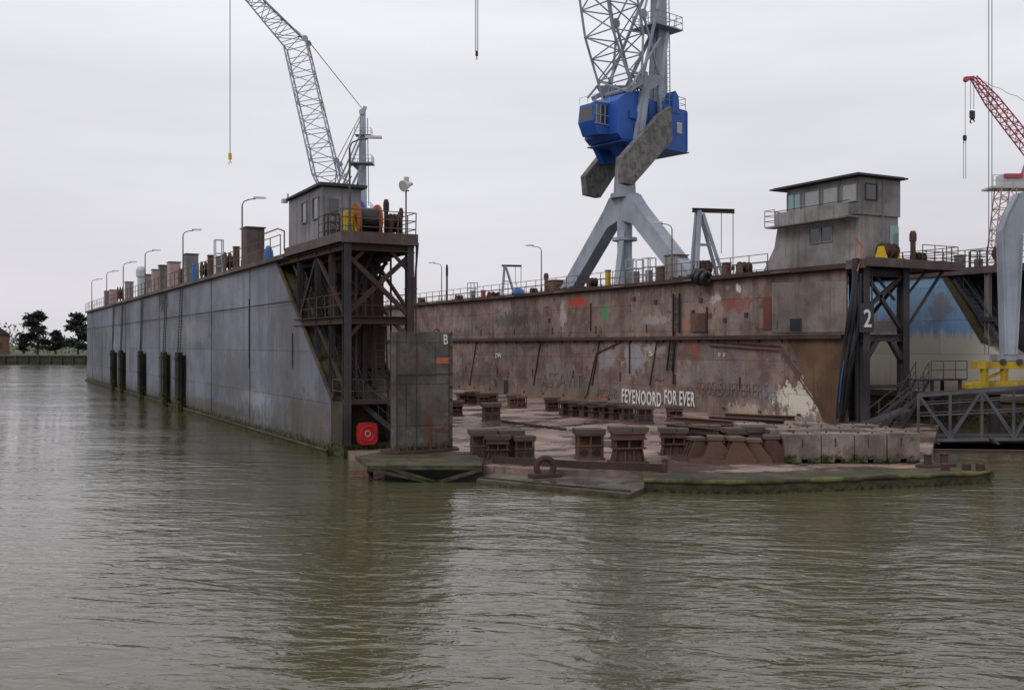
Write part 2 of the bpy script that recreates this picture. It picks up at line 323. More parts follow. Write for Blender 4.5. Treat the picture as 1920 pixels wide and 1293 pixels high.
# ---------- water ----------
k=N('river_water')
rot=k.n('ShaderNodeMapping'); rot.inputs['Rotation'].default_value=(0,0,ANG+.12); k.l(k.pos,rot.inputs[0]); rv=rot.outputs[0]
h1=k.noise(k.vm(rv,(.45,1.05,1)),1.0,2,.5,.9); h2=k.noise(k.vm(rv,(2.0,4.4,1)),1.0,3,.5,.9); h3=k.noise(k.vm(rv,(.07,.16,1)),1,2,.5)
gust=k.mr(k.noise(k.vm(rv,(.035,.07,1)),1,3,.6),.35,.65,.45,1.25)
hh=k.math('ADD',k.math('MULTIPLY',h1,.80),k.math('MULTIPLY',h2,.27)); hh=k.math('MULTIPLY',hh,gust); hh=k.math('ADD',hh,k.math('MULTIPLY',h3,.8))
k.b.inputs['Base Color'].default_value=(.078,.072,.038,1); k.b.inputs['Roughness'].default_value=.015; k.b.inputs['IOR'].default_value=1.46
k.bump(hh,1.0,.13)
M_water=k.m
wm=MB().add([(-3000,-500,0),(3000,-500,0),(3000,4000,0),(-3000,4000,0)],[(0,1,2,3)])
wo=make(wm,'water',M_water); wo["kind"]="structure"
# ---------- far shore ----------
M_grass=weathered('grass_bank',(.075,.10,.03,1),(.06,.075,.03,1),(.10,.09,.05,1),amt=.3,streak=0,scale=.08)
M_quay=weathered('dark_quay_wall',(.06,.055,.047,1),(.04,.037,.032,1),(.09,.08,.06,1),amt=.3,streak=.5,moss=(.6,.6))
g=MB(); g.prism([vw(-420,272,2.2),vw(300,272,2.2),vw(900,3500,3),vw(-3000,3500,3)],(0,0,-3))
ro=make(g,'ground',M_grass); ro["kind"]="structure"
q=MB()
for i in range(120):
    x0=-260+i*3; q.prism([vw(x0,263,0),vw(x0+2.8,263,0),vw(x0+2.8,263.6,0),vw(x0,263.6,0)],(0,0,1.9))
    q.prism([vw(x0-.1,262.6,0),vw(x0+.25,262.6,0),vw(x0+.25,263,0),vw(x0-.1,263,0)],(0,0,2.3))
q.prism([vw(-262,262.7,1.9),vw(102,262.7,1.9),vw(102,273,1.9),vw(-262,273,1.9)],(0,0,.25))
tag(make(q,'quay_wall',M_quay,origin=vw(-130,263)),"long dark timbered quay wall along far river bank","quay")
def tree(px,ytop,d,wpx,seed,label,leafc):
    rnd=random.Random(seed); base=onD(px,0,d); base.z=2.2; hgt=(646.5-ytop)/F*d+5-2.2; R=wpx/F*d/2
    root=thing('pine_tree',label,'tree',base,group="trees on the far river bank")
    tr=MB(); top=base+V((rnd.uniform(-.3,.3),0,hgt*.93)); tr.tube(base,top,.35,7,.06)
    bl=[]
    for i in range(24):
        t_=.16+.8*i/23; an=rnd.uniform(0,6.28); rr=R*(1.1-.95*abs(t_-.36)**.9)*rnd.uniform(.5,1.0)
        p=base.lerp(top,t_); e_=p+V((math.cos(an)*rr,math.sin(an)*rr,rnd.uniform(.1,.8))); tr.tube(p,e_,.1,5,.03); bl.append((e_,R*rnd.uniform(.2,.36)))
        bl.append((p.lerp(e_,.45)+V((0,0,.4)),R*.34))
    bl.append((top,R*.24))
    make(tr,'trunk',M_timber,root)
    cr=MB()
    for c_,r_ in bl:
        for j in range(70):
            u=V((rnd.gauss(0,1),rnd.gauss(0,1),rnd.gauss(0,.6))).normalized()*r_*rnd.uniform(.4,1.15); u.z*=.7; p=c_+u
            a=V((rnd.uniform(-1,1),rnd.uniform(-1,1),rnd.uniform(-.6,.6))).normalized()*.42; b_=a.cross(V((rnd.uniform(-1,1),rnd.uniform(-1,1),1))).normalized()*.27
            cr.add([p-a,p+b_,p+a,p-b_],[(0,1,2,3)])
    make(cr,'crown',leafc,root)
M_pine=plain('pine_foliage',(.034,.048,.03,1),.8,var=.45,sc_=.6); M_bush=plain('bare_winter_twigs',(.18,.15,.14,1),.9,var=.3,sc_=.5)
tree(70,583,285,56,1,"dark green broad pine on grassy river bank",M_pine)
tree(146,585,290,54,2,"dark pine partly hidden by grey dock wall",M_pine)
tree(104,622,300,30,3,"small dark conifer between two tall pines",M_pine)
tree(180,592,292,50,5,"dark pine behind the dock wall",M_pine)
tree(44,632,305,20,8,"small conifer beside broad pine",M_pine)
bw=MB(); rnd=random.Random(4)
for i in range(6500):
    lat=rnd.uniform(-290,60); d=330+rnd.uniform(0,60); hmax=7+2.5*math.sin(lat*.09)+2*math.sin(lat*.23+1); p=vw(lat,d,2.2+hmax*rnd.random()**.7)
    a=V((rnd.uniform(-1,1),rnd.uniform(-1,1),rnd.uniform(-1,1))).normalized()*.8; b_=a.cross(V((rnd.uniform(-1,1),1,1))).normalized()*.35; bw.add([p-a,p+b_,p+a,p-b_],[(0,1,2,3)])
bo=make(bw,'distant_shrubs',M_bush); bo["kind"]="stuff"; bo["label"]="hazy bare winter trees beyond the far bank"; bo["category"]="trees"
M_brick=weathered('brown_brick',(.16,.09,.07,1),(.13,.08,.06,1),(.08,.05,.04,1),amt=.2,streak=.2)
hb=onD(-12,0,290); hb.z=2.2
hr=thing('brick_house',"small brown brick house on far bank","house",hb)
make(MB().box(hb.x-4,hb.x+4,hb.y-5,hb.y+5,2.2,8),'wall',M_brick,hr)
make(MB().prism([(hb.x-4.4,hb.y-5.4,8),(hb.x+4.4,hb.y-5.4,8),(hb.x,hb.y-5.4,11)],(0,10.8,0)),'roof',M_roof,hr)
for yy in (-3,0,3): make(MB().box(hb.x-4.06,hb.x-4.0,hb.y+yy-.5,hb.y+yy+.5,4,5.6),'window',M_glass,hr)
for dx in (-2,1.5): make(MB().box(hb.x+dx-.5,hb.x+dx+.5,hb.y-5.06,hb.y-5,4,5.6),'window',M_glass,hr)
# ---------- floating dock ----------
XL0,XL1=14.3,17.7; XR0,XR1=44.1,47.6; YE=149.5; ZT=9.65
dock=thing('floating_dock',"long rusty floating dry dock with two tall side walls","floating dock",(30,95,0))
ZD=.4
deckpts=[(14.5,149.3),(14.5,43.0),(14.5,41.2)]+[tuple(onZ(px,py,ZD).xy) for px,py in ((905,872),(1000,879),(1245,884),(1440,886),(1738,876))]+[(49.0,38.6),(49.0,149.3)]
m=MB().prism([(a,b,ZD) for a,b in deckpts],(0,0,-2)); pont=make(m,'pontoon_deck',M_deck,dock)
fp=[onZ(px,py,.42) for px,py in ((1208,899),(1320,902),(1430,902),(1540,898),(1640,894),(1760,889),(1856,884))]; bk=[onZ(px,py,.42) for px,py in ((1848,874),(1745,876),(1640,880),(1440,884),(1225,886))]
m=MB().prism(fp+bk,(0,0,-1.5)); make(m,'bow_edge',M_moss,pont)
rnd=random.Random(21); pth=[];rr_=[]
for i in range(len(fp)-1):
    for j in range(5): pth.append(fp[i].lerp(fp[i+1],j/5)+V((rnd.uniform(-.02,.02),rnd.uniform(-.02,.02),-.03+rnd.uniform(-.015,.015)))); rr_.append(.08+rnd.uniform(-.02,.025))
pth.append(fp[-1]); rr_.append(.06)
m=MB(); m.path(pth,.08,8,rr_); make(m,'rubbing_strake',M_mossy,pont)
e_=fp[-1]; make(MB().tube(e_+V((0,0,-.1)),bk[0]+V((0,0,-.1)),.16,10),'corner_fender',M_rustd,pont)
for px in (1772,1812,1838): c_=onZ(px,881,.42); make(MB().bev(c_.x-.12,c_.x+.12,c_.y-.12,c_.y+.12,.38,.56+.12*rnd.random(),.02),'cleat',M_rustd,pont)
ap=[onZ(px,py,.17) for px,py in ((893,898),(1180,926),(1214,911),(1235,888),(1100,886),(945,880))]
m=MB().prism(ap,(0,0,-.9)); make(m,'lower_apron',M_apron,pont)
m=MB(); cp=[onZ(px,py,ZD) for px,py in ((925,868),(1100,878),(1245,884))]
for i in range(2): m.beam(cp[i]+V((0,0,.1)),cp[i+1]+V((0,0,.1)),.08,.34)
for i in range(12): c_=cp[0].lerp(cp[2],i/11); m.beam(c_+V((0,0,-.1)),c_+V((0,0,.24)),.06,.12)
make(m,'coaming',M_rustd,pont)
m=MB(); cp2=[onZ(px,py,.17) for px,py in ((900,896),(1040,910),(1182,922))]
for i in range(2): m.beam(cp2[i]+V((0,0,.02)),cp2[i+1]+V((0,0,.02)),.1,.08)
make(m,'apron_edge',M_moss,pont)
m=MB()
for i in range(13):
    a=onZ(930,789,ZD).lerp(onZ(1055,806,ZD),i/12); m.torus(a+V((0,0,.06)),(0,0,1),.18,.05,10,5)
make(m,'deck_ring',M_rustd,pont)
# left wing wall
ZW=9.42
m=MB().prism([(XL0,YE,-1.5),(XL0,43.3,-1.5),(XL0,43.3,2.45),(XL0,52.6,ZW),(XL0,YE,ZW)],(XL1-XL0,0,0))
lw=make(m,'wing_wall',M_grey,dock,label="tall blue-grey painted steel dock wall with mossy waterline")
m=MB(); m.beam((XL0+1.7,43.22,2.45+.0),(XL0+1.7,43.22,-1),3.38,.06,(0,1,0))
m.add([(XL0+.02,43.25,2.46),(XL1-.02,43.25,2.46),(XL1-.02,52.55,9.43),(XL0+.02,52.55,9.43)],[(0,1,2,3)])
v0=V((0,-.06,.08))
for x_ in (XL0+.05,XL0+1.2,XL0+2.3,XL1-.05): m.beam(V((x_,43.3,2.45))+v0,V((x_,52.6,9.4))+v0,.08,.25)
make(m,'sloping_end_plate',M_rake,lw)
make(MB().box(XL0-.25,XL1+.2,50.2,YE+.1,ZW+.001,ZT),'walkway',M_rim,lw)
m=MB(); m.box(XL0-.22,XL0,43.2,YE+.1,-.6,.22); m.tube((XL0-.2,43.2,.24),(XL0-.2,YE,.24),.08,8); make(m,'rubbing_strake',M_moss,lw)
m=MB()
for (px,y0,y1) in ((467,560,690),(548,625,690)): a=onX(px,y0,XL0-.06);b=onX(px,y1,XL0-.06);b.y=a.y;m.tube(a,b,.03,6)
m.box(XL0-.035,XL0,49.0,YE,7.2,7.25)
for i in range(9): m.box(XL0-.03,XL0,58+i*10.5,58.06+i*10.5,.5,ZW)
make(m,'pipe',M_frame,lw)
m=MB(); m.rail([(XL0-.2,50.9,ZT),(XL0-.2,YE,ZT)],1.05,1.9); m.rail([(XL1+.12,47,ZT),(XL1+.12,YE,ZT)],1.05,1.9)
a=onX(533,470,XL0-.2); m.path([a+V((0,0,0)),a+V((0,0,1.0)),a+V((0,1.2,1.25)),a+V((0,4.0,1.25)),a+V((0,4.6,.9))],.035,6)
make(m,'railing',M_rail,lw)
# stair tower on left wall
YF=41.5; XP=XL1-.05
cols=[(XL0+.15,YF+.1,.6),(XL1-.3,YF+.1,.6),(XL0+.15,45.7,3.6),(XL0+.15,48.6,5.8),(XL1-.1,46.5,4.5),(XL0+.15,43.6,2.5),(XL1-1.5,44.2,3.2)]
for i,(x_,y_,z0) in enumerate(cols):
    s_=.32 if i<2 else .24
    make(MB().ibeam((x_,y_,z0),(x_,y_,9.45),s_,s_,(0,1,0)),'column',M_frame,lw)
m=MB()
for z_,h_ in ((6.1,.34),(9.3,.3)):
    m.ibeam((XL0+.1,YF+.1,z_),(XL1-.15,YF+.1,z_),.3,h_)
    m.ibeam((XL0+.1,YF,z_),(XL0+.1,49 if z_<8 else 52,z_),.3,h_); m.ibeam((XL1-.1,YF+.3,z_),(XL1-.1,48,z_),.3,h_)
m.beam((XL0+.2,YF+.1,8.9),(XL1-.4,YF+.1,6.4),.16,.2); m.beam((XL1-.4,YF+.18,8.9),(XL0+.2,YF+.18,6.4),.16,.2)
m.beam((XL0+.2,46.4,8.9),(XL1-.2,46.4,6.4),.12,.16); m.beam((XL1-.2,46.5,8.9),(XL0+.2,46.5,6.4),.12,.16)
m.beam((XL0+.2,44.2,8.9),(XL1-.3,44.2,6.4),.1,.14); m.beam((XL1-.3,44.3,8.9),(XL0+.2,44.3,6.4),.1,.14); m.beam((XL0+.2,44.2,5.8),(XL1-.4,44.2,3.4),.1,.12)
m.beam((XL0+.2,YF+.1,5.3),(XL0+.8,YF+.1,5.95),.14,.16); m.beam((XL1-.4,YF+.1,5.3),(XL1-1.0,YF+.1,5.95),.14,.16)
m.beam((XL0+.12,YF+.2,6.3),(XL0+.12,45.6,9.1),.12,.16); m.beam((XL0+.12,45.8,9.1),(XL0+.12,48.5,6.3),.12,.16); m.beam((XL0+.12,42,3.2),(XL0+.12,45.6,5.9),.1,.14)
m.beam((XL1-.1,YF+.3,6.3),(XL1-.1,46.4,9.1),.12,.16); m.beam((XL0,YF+.12,2.5),(XL1-.2,YF+.12,2.5),.16,.22)
m.beam((XL0+.2,YF+.15,8.4),(XL0+1.0,YF+.15,9.2),.12,.14); m.beam((XL1-.4,YF+.15,8.4),(XL1-1.2,YF+.15,9.2),.12,.14)
for x_ in (15.2,16.1,17.0): m.beam((x_,YF+.1,9.3),(x_,50,9.3),.14,.24)
for y_ in (42.6,43.8,45,46.2,47.4): m.beam((XL0,y_,9.45),(XL1-.1,y_,9.45),.1,.16)
m.tube((XL1+.05,YF-.05,9.6),(XL1-.35,YF-.1,5.0),.05,6); m.tube((XL1-.05,YF-.1,9.6),(XL1-.1,YF-.1,.9),.035,6)
for x_,y_ in ((15.4,43.0),(16.4,43.6),(14.8,44.8),(16.9,42.6),(15.9,45.3)): m.tube((x_,y_,9.4),(x_,y_,3.0),.05,6)
make(m,'cross_bracing',M_rustd,lw)
m=MB(); m.box(XL0+1.6,XL1-.3,47.2,50.0,6.3,9.25); m.bev(15.2,17.2,44.6,45.6,8.4,9.2,.05); m.tube((15.0,43.5,9.0),(15.0,50,9.0),.12,8); m.tube((16.6,42.2,8.9),(16.6,50,8.9),.16,8); m.box(XL0+1.2,XL1-.3,44.6,46.0,3.9,5.9)
m.box(XL0+1.9,XL1-.25,44.9,45.0,6.27,8.3)
make(m,'machinery_space',M_rustd,lw)
m=MB(); m.box(XL0-.15,XP,YF-.15,50.2,9.62,9.82); m.box(XL0-.2,XP+.05,YF-.2,YF-.151,9.46,9.96); m.box(XL0-.2,XL0-.151,YF-.15,50.2,9.5,9.92); m.box(XP+.001,XP+.05,YF-.15,47,9.46,9.94)
make(m,'top_platform',M_rim,lw)
for a_,b_,n_ in (((XL0+.75,50.5,9.2),(XL0+.75,46.6,6.2),14),((XL0+.95,46.4,6.2),(XL0+.95,43.0,2.5),14),((XL0+2.2,42.4,9.6),(XL0+2.2,46.2,6.3),12)): make(MB().stair(a_,b_,.8,(1,0,0),n_),'stair',M_frame,lw)
make(MB().stair((XL0+.9,YF+1.0,2.5),(XL1-.6,YF-.1,.65),.7,(0,1,0),9),'stair',M_frame,lw)
make(MB().box(XL0,XL1-.5,YF+.3,43.2,2.38,2.46),'landing',M_frame,lw); make(MB().box(XL0+.2,XL1-.9,YF+.9,47.2,6.2,6.26),'landing',M_frame,lw)
make(MB().rail([(XL0+.05,43.2,2.46),(XL0+.05,YF+.35,2.46),(XL1-1.4,YF+.35,2.46)],1.0,1.0,.02),'landing_railing',M_rail,lw)
make(MB().rail([(XL0+.05,48,6.22),(XL0+.05,YF+.3,6.26),(XL1-.2,YF+.3,6.26)],1.0,1.2,.02),'landing_railing',M_rail,lw)
m=MB(); m.rail([(XL0-.1,44.8,9.82),(XL0-.1,YF-.1,9.82),(XP-.03,YF-.1,9.82),(XP-.03,47,9.82)],1.1,.9,.026,3); make(m,'platform_railing',M_rail,lw)
m=MB(); m.ladder((XL1-1.2,YF+.9,.7),(XL1-1.2,YF+1.4,6.0),.55,(1,0,0),.3,.035); make(m,'ladder',M_frame,lw)
m=MB(); m.box(XL0+.05,XL1-.1,YF+.15,43.2,-.8,.62); m.box(XL0+.02,XL0+.08,YF+.2,43.3,.6,2.4); m.box(XL0+.1,XL1-.9,42.6,42.7,.6,2.38)
for x_ in (15.0,15.9,16.6): m.box(x_,x_+.06,42.4,42.6,.62,2.38)
make(m,'end_ledge',M_rake,lw)
# right wing wall
m=MB().prism([(XR0+.1,YE,-.6),(XR0+.1,44.5,-.6),(XR0+.1,44.5,2.3),(XR0+.1,46.5,9.3),(XR0+.1,YE,9.3)],(XR1-XR0-.1,0,0)); m.box(XR0,XR0+.1,40.9,YE,ZD-.2,9.3)
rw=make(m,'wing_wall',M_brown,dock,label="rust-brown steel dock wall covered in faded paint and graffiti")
m=MB(); m.box(XR0-.4,XR1+.3,40.6,YE,9.38,ZT); m.box(XR0-.12,XR1,40.9,YE,9.301,9.379); make(m,'walkway',M_rustd,rw)
m=MB(); m.box(XR0-.35,XR0-.002,41,YE,5.5,5.62); m.box(XR0-.36,XR0-.3,41,YE,5.36,5.5)
for i in range(54): m.prism([(XR0-.3,42+i*2,5.49),(XR0-.003,42+i*2,5.49),(XR0-.003,42+i*2,5.1)],(0,.03,0))
make(m,'ledge',M_rustd,rw)
for px,y0,y1 in ((1107,568,620),(1262,620,720),(1180,640,700),(1325,575,625)):
    a=onX(px,y0,XR0-.08); b=onX(px,y1,XR0-.08); b.y=a.y; make(MB().tube(a,b,.06,7),'pipe',M_rustd,rw)
for off in (0,.28):
    pts=[onX(1330,640,XR0-.12),onX(1462,648,XR0-.12),onX(1545,770,XR0-.12)]
    make(MB().path([p+V((0,0,-off)) for p in pts],.045,7),'pipe',M_rust,rw)
a=onX(1100,742,XR0-.1);b=onX(1118,662,XR0-.1);c_=onX(1165,640,XR0-.1);make(MB().path([a,b,c_],.05,7),'pipe',M_rustd,rw)
for px in (880,1000,1110,1218):
    a=onX(px,722,XR0-.08); b=onX(px+14,636,XR0-.08); make(MB().beam(a,b,.08,.08),'stiffener',M_rustd,rw)
m=MB()
for i in range(30):
    y_=43+i*3.4; z0,z1=((5.9,6.5) if i%2 else (2.2,2.9)); m.box(XR0-.06,XR0,y_,y_+.12,z0,z1); m.box(XR0-.05,XR0,y_+1.5,y_+1.75,.7,.85)
make(m,'bracket',M_rustd,rw)
a=onX(1268,550,XR0-.2);b=onX(1262,625,XR0-.2);b.y=a.y; make(MB().ladder(b,a,.7,(0,1,0),.35,.05),'ladder',M_black,rw); a=onX(1262,632,XR0-.2);b=onX(1255,695,XR0-.2);make(MB().ladder(b,a,.6,(0,1,0),.35,.05),'ladder',M_black,rw)
m=MB(); m.rail([(XR0-.3,47,ZT),(XR0-.3,YE,ZT)],1.05,1.7,.03); m.rail([(XR1+.2,48,ZT),(XR1+.2,YE,ZT)],1.05,1.7,.03)
make(m,'railing',M_rail,rw)
n_=72
def corr(ya,yb,zf,mat):
    m=MB(); vs=[];fs=[]
    for i in range(n_+1):
        tt=i/n_; yy=ya+(yb-ya)*tt; xx=XR0-.03-(.08 if i%2 else 0); z0,z1=zf(tt); vs+=[(xx,yy,z0),(xx,yy,z1)]
        if i: b_=2*(i-1); fs.append((b_,b_+2,b_+3,b_+1))
    m.add(vs,fs); make(m,'corrugated_panel',mat,rw)
M_corr=weathered('corrugated_grey_sheet',C(118,111,106,1.5),C(94,87,83,1.5),(.12,.08,.06,1),amt=.35,streak=.6)
M_corr2=weathered('corrugated_brown_sheet',C(98,78,63,1.45),C(80,62,50,1.45),(.11,.06,.038,1),amt=.4,streak=.6)
corr(onX(1448,580,XR0).y,onX(1588,580,XR0).y,lambda t_:(5.75,8.9-.25*t_),M_corr)
corr(onX(1480,640,XR0).y,40.95,lambda t_:(max(ZD,5.3-t_*7.5),5.34),M_corr2)
def wallplate(px0,px1,py0,py1,name,mat,off=.03,th=.04):
    a=onX(px0,(py0+py1)/2,XR0);b=onX(px1,(py0+py1)/2,XR0); z1=onX((px0+px1)/2,py0,XR0).z;z0=onX((px0+px1)/2,py1,XR0).z
    return make(MB().bev(XR0-off-th,XR0-off,b.y,a.y,z0,z1,.012),name,mat,rw)
M_redrust=weathered('dull_red_door_paint',(.17,.055,.045,1),(.13,.045,.035,1),RUST,amt=.3,streak=.4)
wallplate(1432,1447,557,618,'door',M_redrust)
wallplate(1297,1325,587,622,'hatch',M_rust,.0,.12); wallplate(1484,1506,597,620,'window',M_glass,.12,.02); wallplate(945,953,712,752,'drain_opening',M_black,.0,.03)
m=MB()
for px,py in ((1282,775),(1340,787),(1130,772),(1080,770),(1420,792),(1300,585),(1315,563),(1360,600),(1230,566),(1400,590),(1190,560),(1030,600),(1150,650)):
    p=onX(px,py,XR0); m.bev(XR0-.1,XR0+.0,p.y-.15,p.y+.15,p.z-.15,p.z+.15,.02)
make(m,'fitting',M_rustd,rw)
m=MB()
for i in range(12):
    yy=45+i*8.7; m.box(XR0-.46,XR0-.405,yy,yy+1.6,9.42,9.5)
make(m,'reflector_strip',M_conc,rw)
def text(s_,p,dirx,up,length,height,mat,parent,name='graffiti',thick=.012,bold=.0):
    cu=bpy.data.curves.new('txt','FONT'); cu.body=s_; cu.size=1; cu.extrude=thick; cu.offset=bold; cu.resolution_u=3; cu.space_character=1.12 if bold>0 else 1
    ob=bpy.data.objects.new('txt',cu); sc.collection.objects.link(ob); bpy.context.view_layer.update()
    dg=bpy.context.evaluated_depsgraph_get(); me=bpy.data.meshes.new_from_object(ob.evaluated_get(dg))
    xs=[v.co.x for v in me.vertices]; ys=[v.co.y for v in me.vertices]; x0,x1,y0_,y1_=min(xs),max(xs),min(ys),max(ys)
    dirx=V(dirx).normalized(); up=V(up).normalized(); nr=dirx.cross(up)
    root=parent
    while root.parent: root=root.parent
    Mi=ROOTM[root.name].inverted()
    for v in me.vertices:
        c=v.co; wp=V(p)+dirx*((c.x-x0)/(x1-x0)*length)+up*((c.y-y0_)/(y1_-y0_)*height)+nr*c.z; v.co=Mi@wp
    bpy.data.objects.remove(ob); me.name=name; me.materials.append(mat)
    o=bpy.data.objects.new(name,me); sc.collection.objects.link(o); o.parent=parent; return o
def wtext(s_,px0,px1,pyt,pyb,mat,X=XR0-.04,bold=0,tilt=0):
    a=onX(px0,pyb,X);b=onX(px1,pyb,X); t_=onX(px0,pyt,X)
    return text(s_,a,(0,-1,tilt),(0,0,1),abs(a.y-b.y),abs(t_.z-a.z),mat,rw,bold=bold)
o=wtext("FEYENOORD",1166,1240,728,754,M_white,XR0-.07,bold=.02,tilt=-.02); o["label"]="white painted graffiti reading FEYENOORD"
o=wtext("FOR EVER",1246,1303,730,757,M_white,XR0-.07,bold=.02,tilt=-.01); o["label"]="white painted graffiti reading FOR EVER"
wtext("ASSAVIT",1015,1092,697,724,M_faint,bold=-.012); wtext("ACAB",1118,1157,726,743,M_faint); wtext("DW",929,940,662,670,M_white); wtext("7305 SUFFERERS",1308,1440,714,738,M_faint,bold=-.012); wtext("S",1217,1224,658,667,M_white);wtext("HAH",1228,1244,708,714,M_faint)
wtext("0  0",1347,1360,661,668,M_white)
# right end frame
YR=39.9
for x_,y_ in ((XR0+.25,YR),(XR1,YR),(XR1,43.5)):
    make(MB().ibeam((x_,y_,ZD),(x_,y_,9.5),.5,.5,(0,1,0)),'column',M_frame,rw)
m=MB()
for z_ in (5.4,9.1): m.ibeam((XR0+.1,YR,z_),(XR1+.2,YR,z_),.3,.4)
m.ibeam((XR1,YR,5.4),(XR1,43.5,5.4),.3,.35); m.ibeam((XR1,YR,9.0),(XR1,43.5,9.0),.3,.35)
m.beam((XR0+.4,YR,7.0),(XR1-.1,YR,9.0),.2,.2); m.beam((XR0+.4,YR,9.0),(XR1-.1,YR,5.8),.2,.2)
m.beam((XR0+.4,YR,4.2),(XR0+1.3,YR,5.3),.3,.3); m.beam((XR1-.2,YR,4.2),(XR1-1.1,YR,5.3),.3,.3); m.beam((XR1,YR+.2,8.8),(XR1,43.4,5.7),.16,.16)
m.beam((XR0+1.3,YR+.1,9),(XR0+2.9,YR+.1,7.6),.12,.12); m.beam((XR0+.3,YR+.3,2.6),(XR1,YR+.3,2.6),.16,.2)
m.beam((XR1+.2,YR,5.9),(51.0,YR,9.4),.12,.14); m.beam((XR1+.2,YR,7.8),(49.6,YR,9.4),.1,.12); m.tube((XR1+.3,YR-.1,9.3),(XR1+.3,YR-.1,3.0),.04)
make(m,'cross_bracing',M_frame,rw)
m=MB(); m.box(XR0-.3,51.6,39.2,40.6,9.5,9.7); m.box(XR0-.35,51.65,39.1,39.2,9.4,9.9); m.box(XR1+.3,51.6,40.6,47,9.5,9.7); m.box(51.6,51.7,39.2,47,9.4,9.85); m.box(XR0-.4,XR0-.3,39.2,40.6,9.3,9.8)
make(m,'top_platform',M_rim,rw)
m=MB(); m.rail([(XR0+4.3,39.2,9.7),(51.5,39.2,9.7),(51.5,47,9.7)],1.1,1.1,.03,3); make(m,'platform_railing',M_rail,rw)
m=MB(); m.stair((XR1+.4,YR-1,3.0),(XR0+1.0,YR-1.6,ZD),.9,(0,1,0),14); m.box(XR1+.2,XR1+3.5,YR-1.6,YR-.3,2.95,3.03)
m.rail([(XR1+.4,YR-1.6,3.03),(XR1+3.5,YR-1.6,3.03)],1.05,1.0,.025)
for q_ in ((48.2,38.4),(50.6,38.4),(50.6,39.6)): m.beam((q_[0],q_[1],0),(q_[0],q_[1],3),.15)
make(m,'stair',M_frame,rw)
a=onY(1612,573,YR-.35)
sg=thing('number_sign',"dark grey board with white number 2 on steel frame","sign",(a.x+.5,YR-.35,5.75))
bd=make(MB().bev(a.x,a.x+1.12,YR-.38,YR-.32,5.7,7.3,.01),'board',M_board,sg)
text("2",(a.x+.28,YR-.395,6.0),(1,0,0),(0,0,1),.6,1.0,M_white,sg,'numeral',bold=.01)
for dx in (.1,1.0): make(MB().beam((a.x+dx,YR-.32,7.3),(a.x+dx,YR-.32,9.0),.06),'hanger',M_frame,sg)
# black hose bundle
tb=thing('hose_bundle',"long black wrapped hose bundle hanging beside dock end","hose bundle",(43.7,40.2,ZD))
ctr=[];wd=[]
for i in range(50):
    t_=i/49; p=onX(1598-26*t_**1.2+3*math.sin(t_*5),485+312*t_,43.6); p.y-=.25; ctr.append(p); wd.append(.05+.24*math.sin(math.pi*min(1,t_**1.35))**.8)
rnd=random.Random(3)
for s_ in range(7):
    ph=rnd.uniform(0,6.28); fr=rnd.uniform(1.2,2.2); off=(s_-3)/3.2
    pp_=[c_+RIGHT*(w_*off+w_*.2*math.sin(fr*i/9+ph))+AWAY*(.12*math.sin(fr*i/12+ph*2)) for i,(c_,w_) in enumerate(zip(ctr,wd))]
    end=50-rnd.randint(0,5)
    make(MB().loft(pp_[:end],[.135+.02*math.sin(i*.4+ph) for i in range(end)],9),'hose',M_tarp,tb)
m=MB(); m.path([ctr[0],ctr[0]+V((.1,.1,1.2)),ctr[0]+V((.5,-.1,.6)),ctr[4]+V((-.2,-.3,0))],.04,6); make(m,'rope',M_orange,tb)
m=MB(); m.path([ctr[30]+V((-.42,-.1,0)),ctr[36]+V((-.44,-.1,0)),ctr[42]+V((-.38,-.1,0))],.03,6); make(m,'rope',M_tblue,tb)
# ---------- control cabins ----------
def pane(m,axis,pos,a0,a1,z0,z1,t=.05):
    if axis=='x': m.box(pos-t,pos,a0,a1,z0,z1)
    else: m.box(a0,a1,pos-t,pos,z0,z1)
def window(parent,axis,pos,a0,a1,z0,z1,glass,fr,mull=0,label=None):
    m=MB(); pane(m,axis,pos+.01,a0,a1,z0,z1,.03); w_=make(m,'window',glass,parent,label=label)
    m=MB(); f=.06
    pane(m,axis,pos,a0-f,a0,z0-f,z1+f,.07);pane(m,axis,pos,a1,a1+f,z0-f,z1+f,.07);pane(m,axis,pos,a0,a1,z1,z1+f,.07);pane(m,axis,pos,a0,a1,z0-f,z0,.07)
    for i in range(mull): c=a0+(a1-a0)*(i+1)/(mull+1); pane(m,axis,pos-.025,c-.02,c+.02,z0,z1,.03)
    make(m,'frame',fr,w_); return w_
cx0,cx1,cy0,cy1=14.42,16.35,45.0,50.5
cb=thing('control_cabin',"small grey steel cabin with flat roof on dock wall","cabin",(15.4,47.8,9.82))
m=MB().bev(cx0,cx1,cy0,cy1,9.822,12.4,.03); m.box(cx0-.015,cx0,46.9,46.95,9.85,12.3); m.box(cx0-.015,cx0,49.0,49.05,9.85,12.3); make(m,'wall',M_cabin,cb)
m=MB(); m.prism([(cx0-.18,cy0-.25,12.42),(cx0-.18,cy1+.2,12.42),(cx0-.18,cy1+.2,12.5),(cx0-.18,cy0-.25,12.56)],(cx1-cx0+.4,0,0)); make(m,'roof',M_roof,cb)
for px0,px1 in ((567,576),(588,598)):
    a=onX(px0,380,cx0).y; b=onX(px1,380,cx0).y; window(cb,'x',cx0,b,a,11.0,11.95,M_glass,M_cabin,0)
a=onY(609,0,cy0).x; b=onY(640,0,cy0).x; dr=make(MB().bev(a,b,cy0-.05,cy0,9.9,12.0,.01),'door',M_cabin2,cb)
make(MB().box(a+.18,b-.15,cy0-.065,cy0-.048,11.1,11.85),'door_window',M_glass,dr)
make(MB().tube((b-.1,cy0-.1,10.9),(b-.1,cy0-.1,11.1),.02,6),'handle',M_galv,dr)
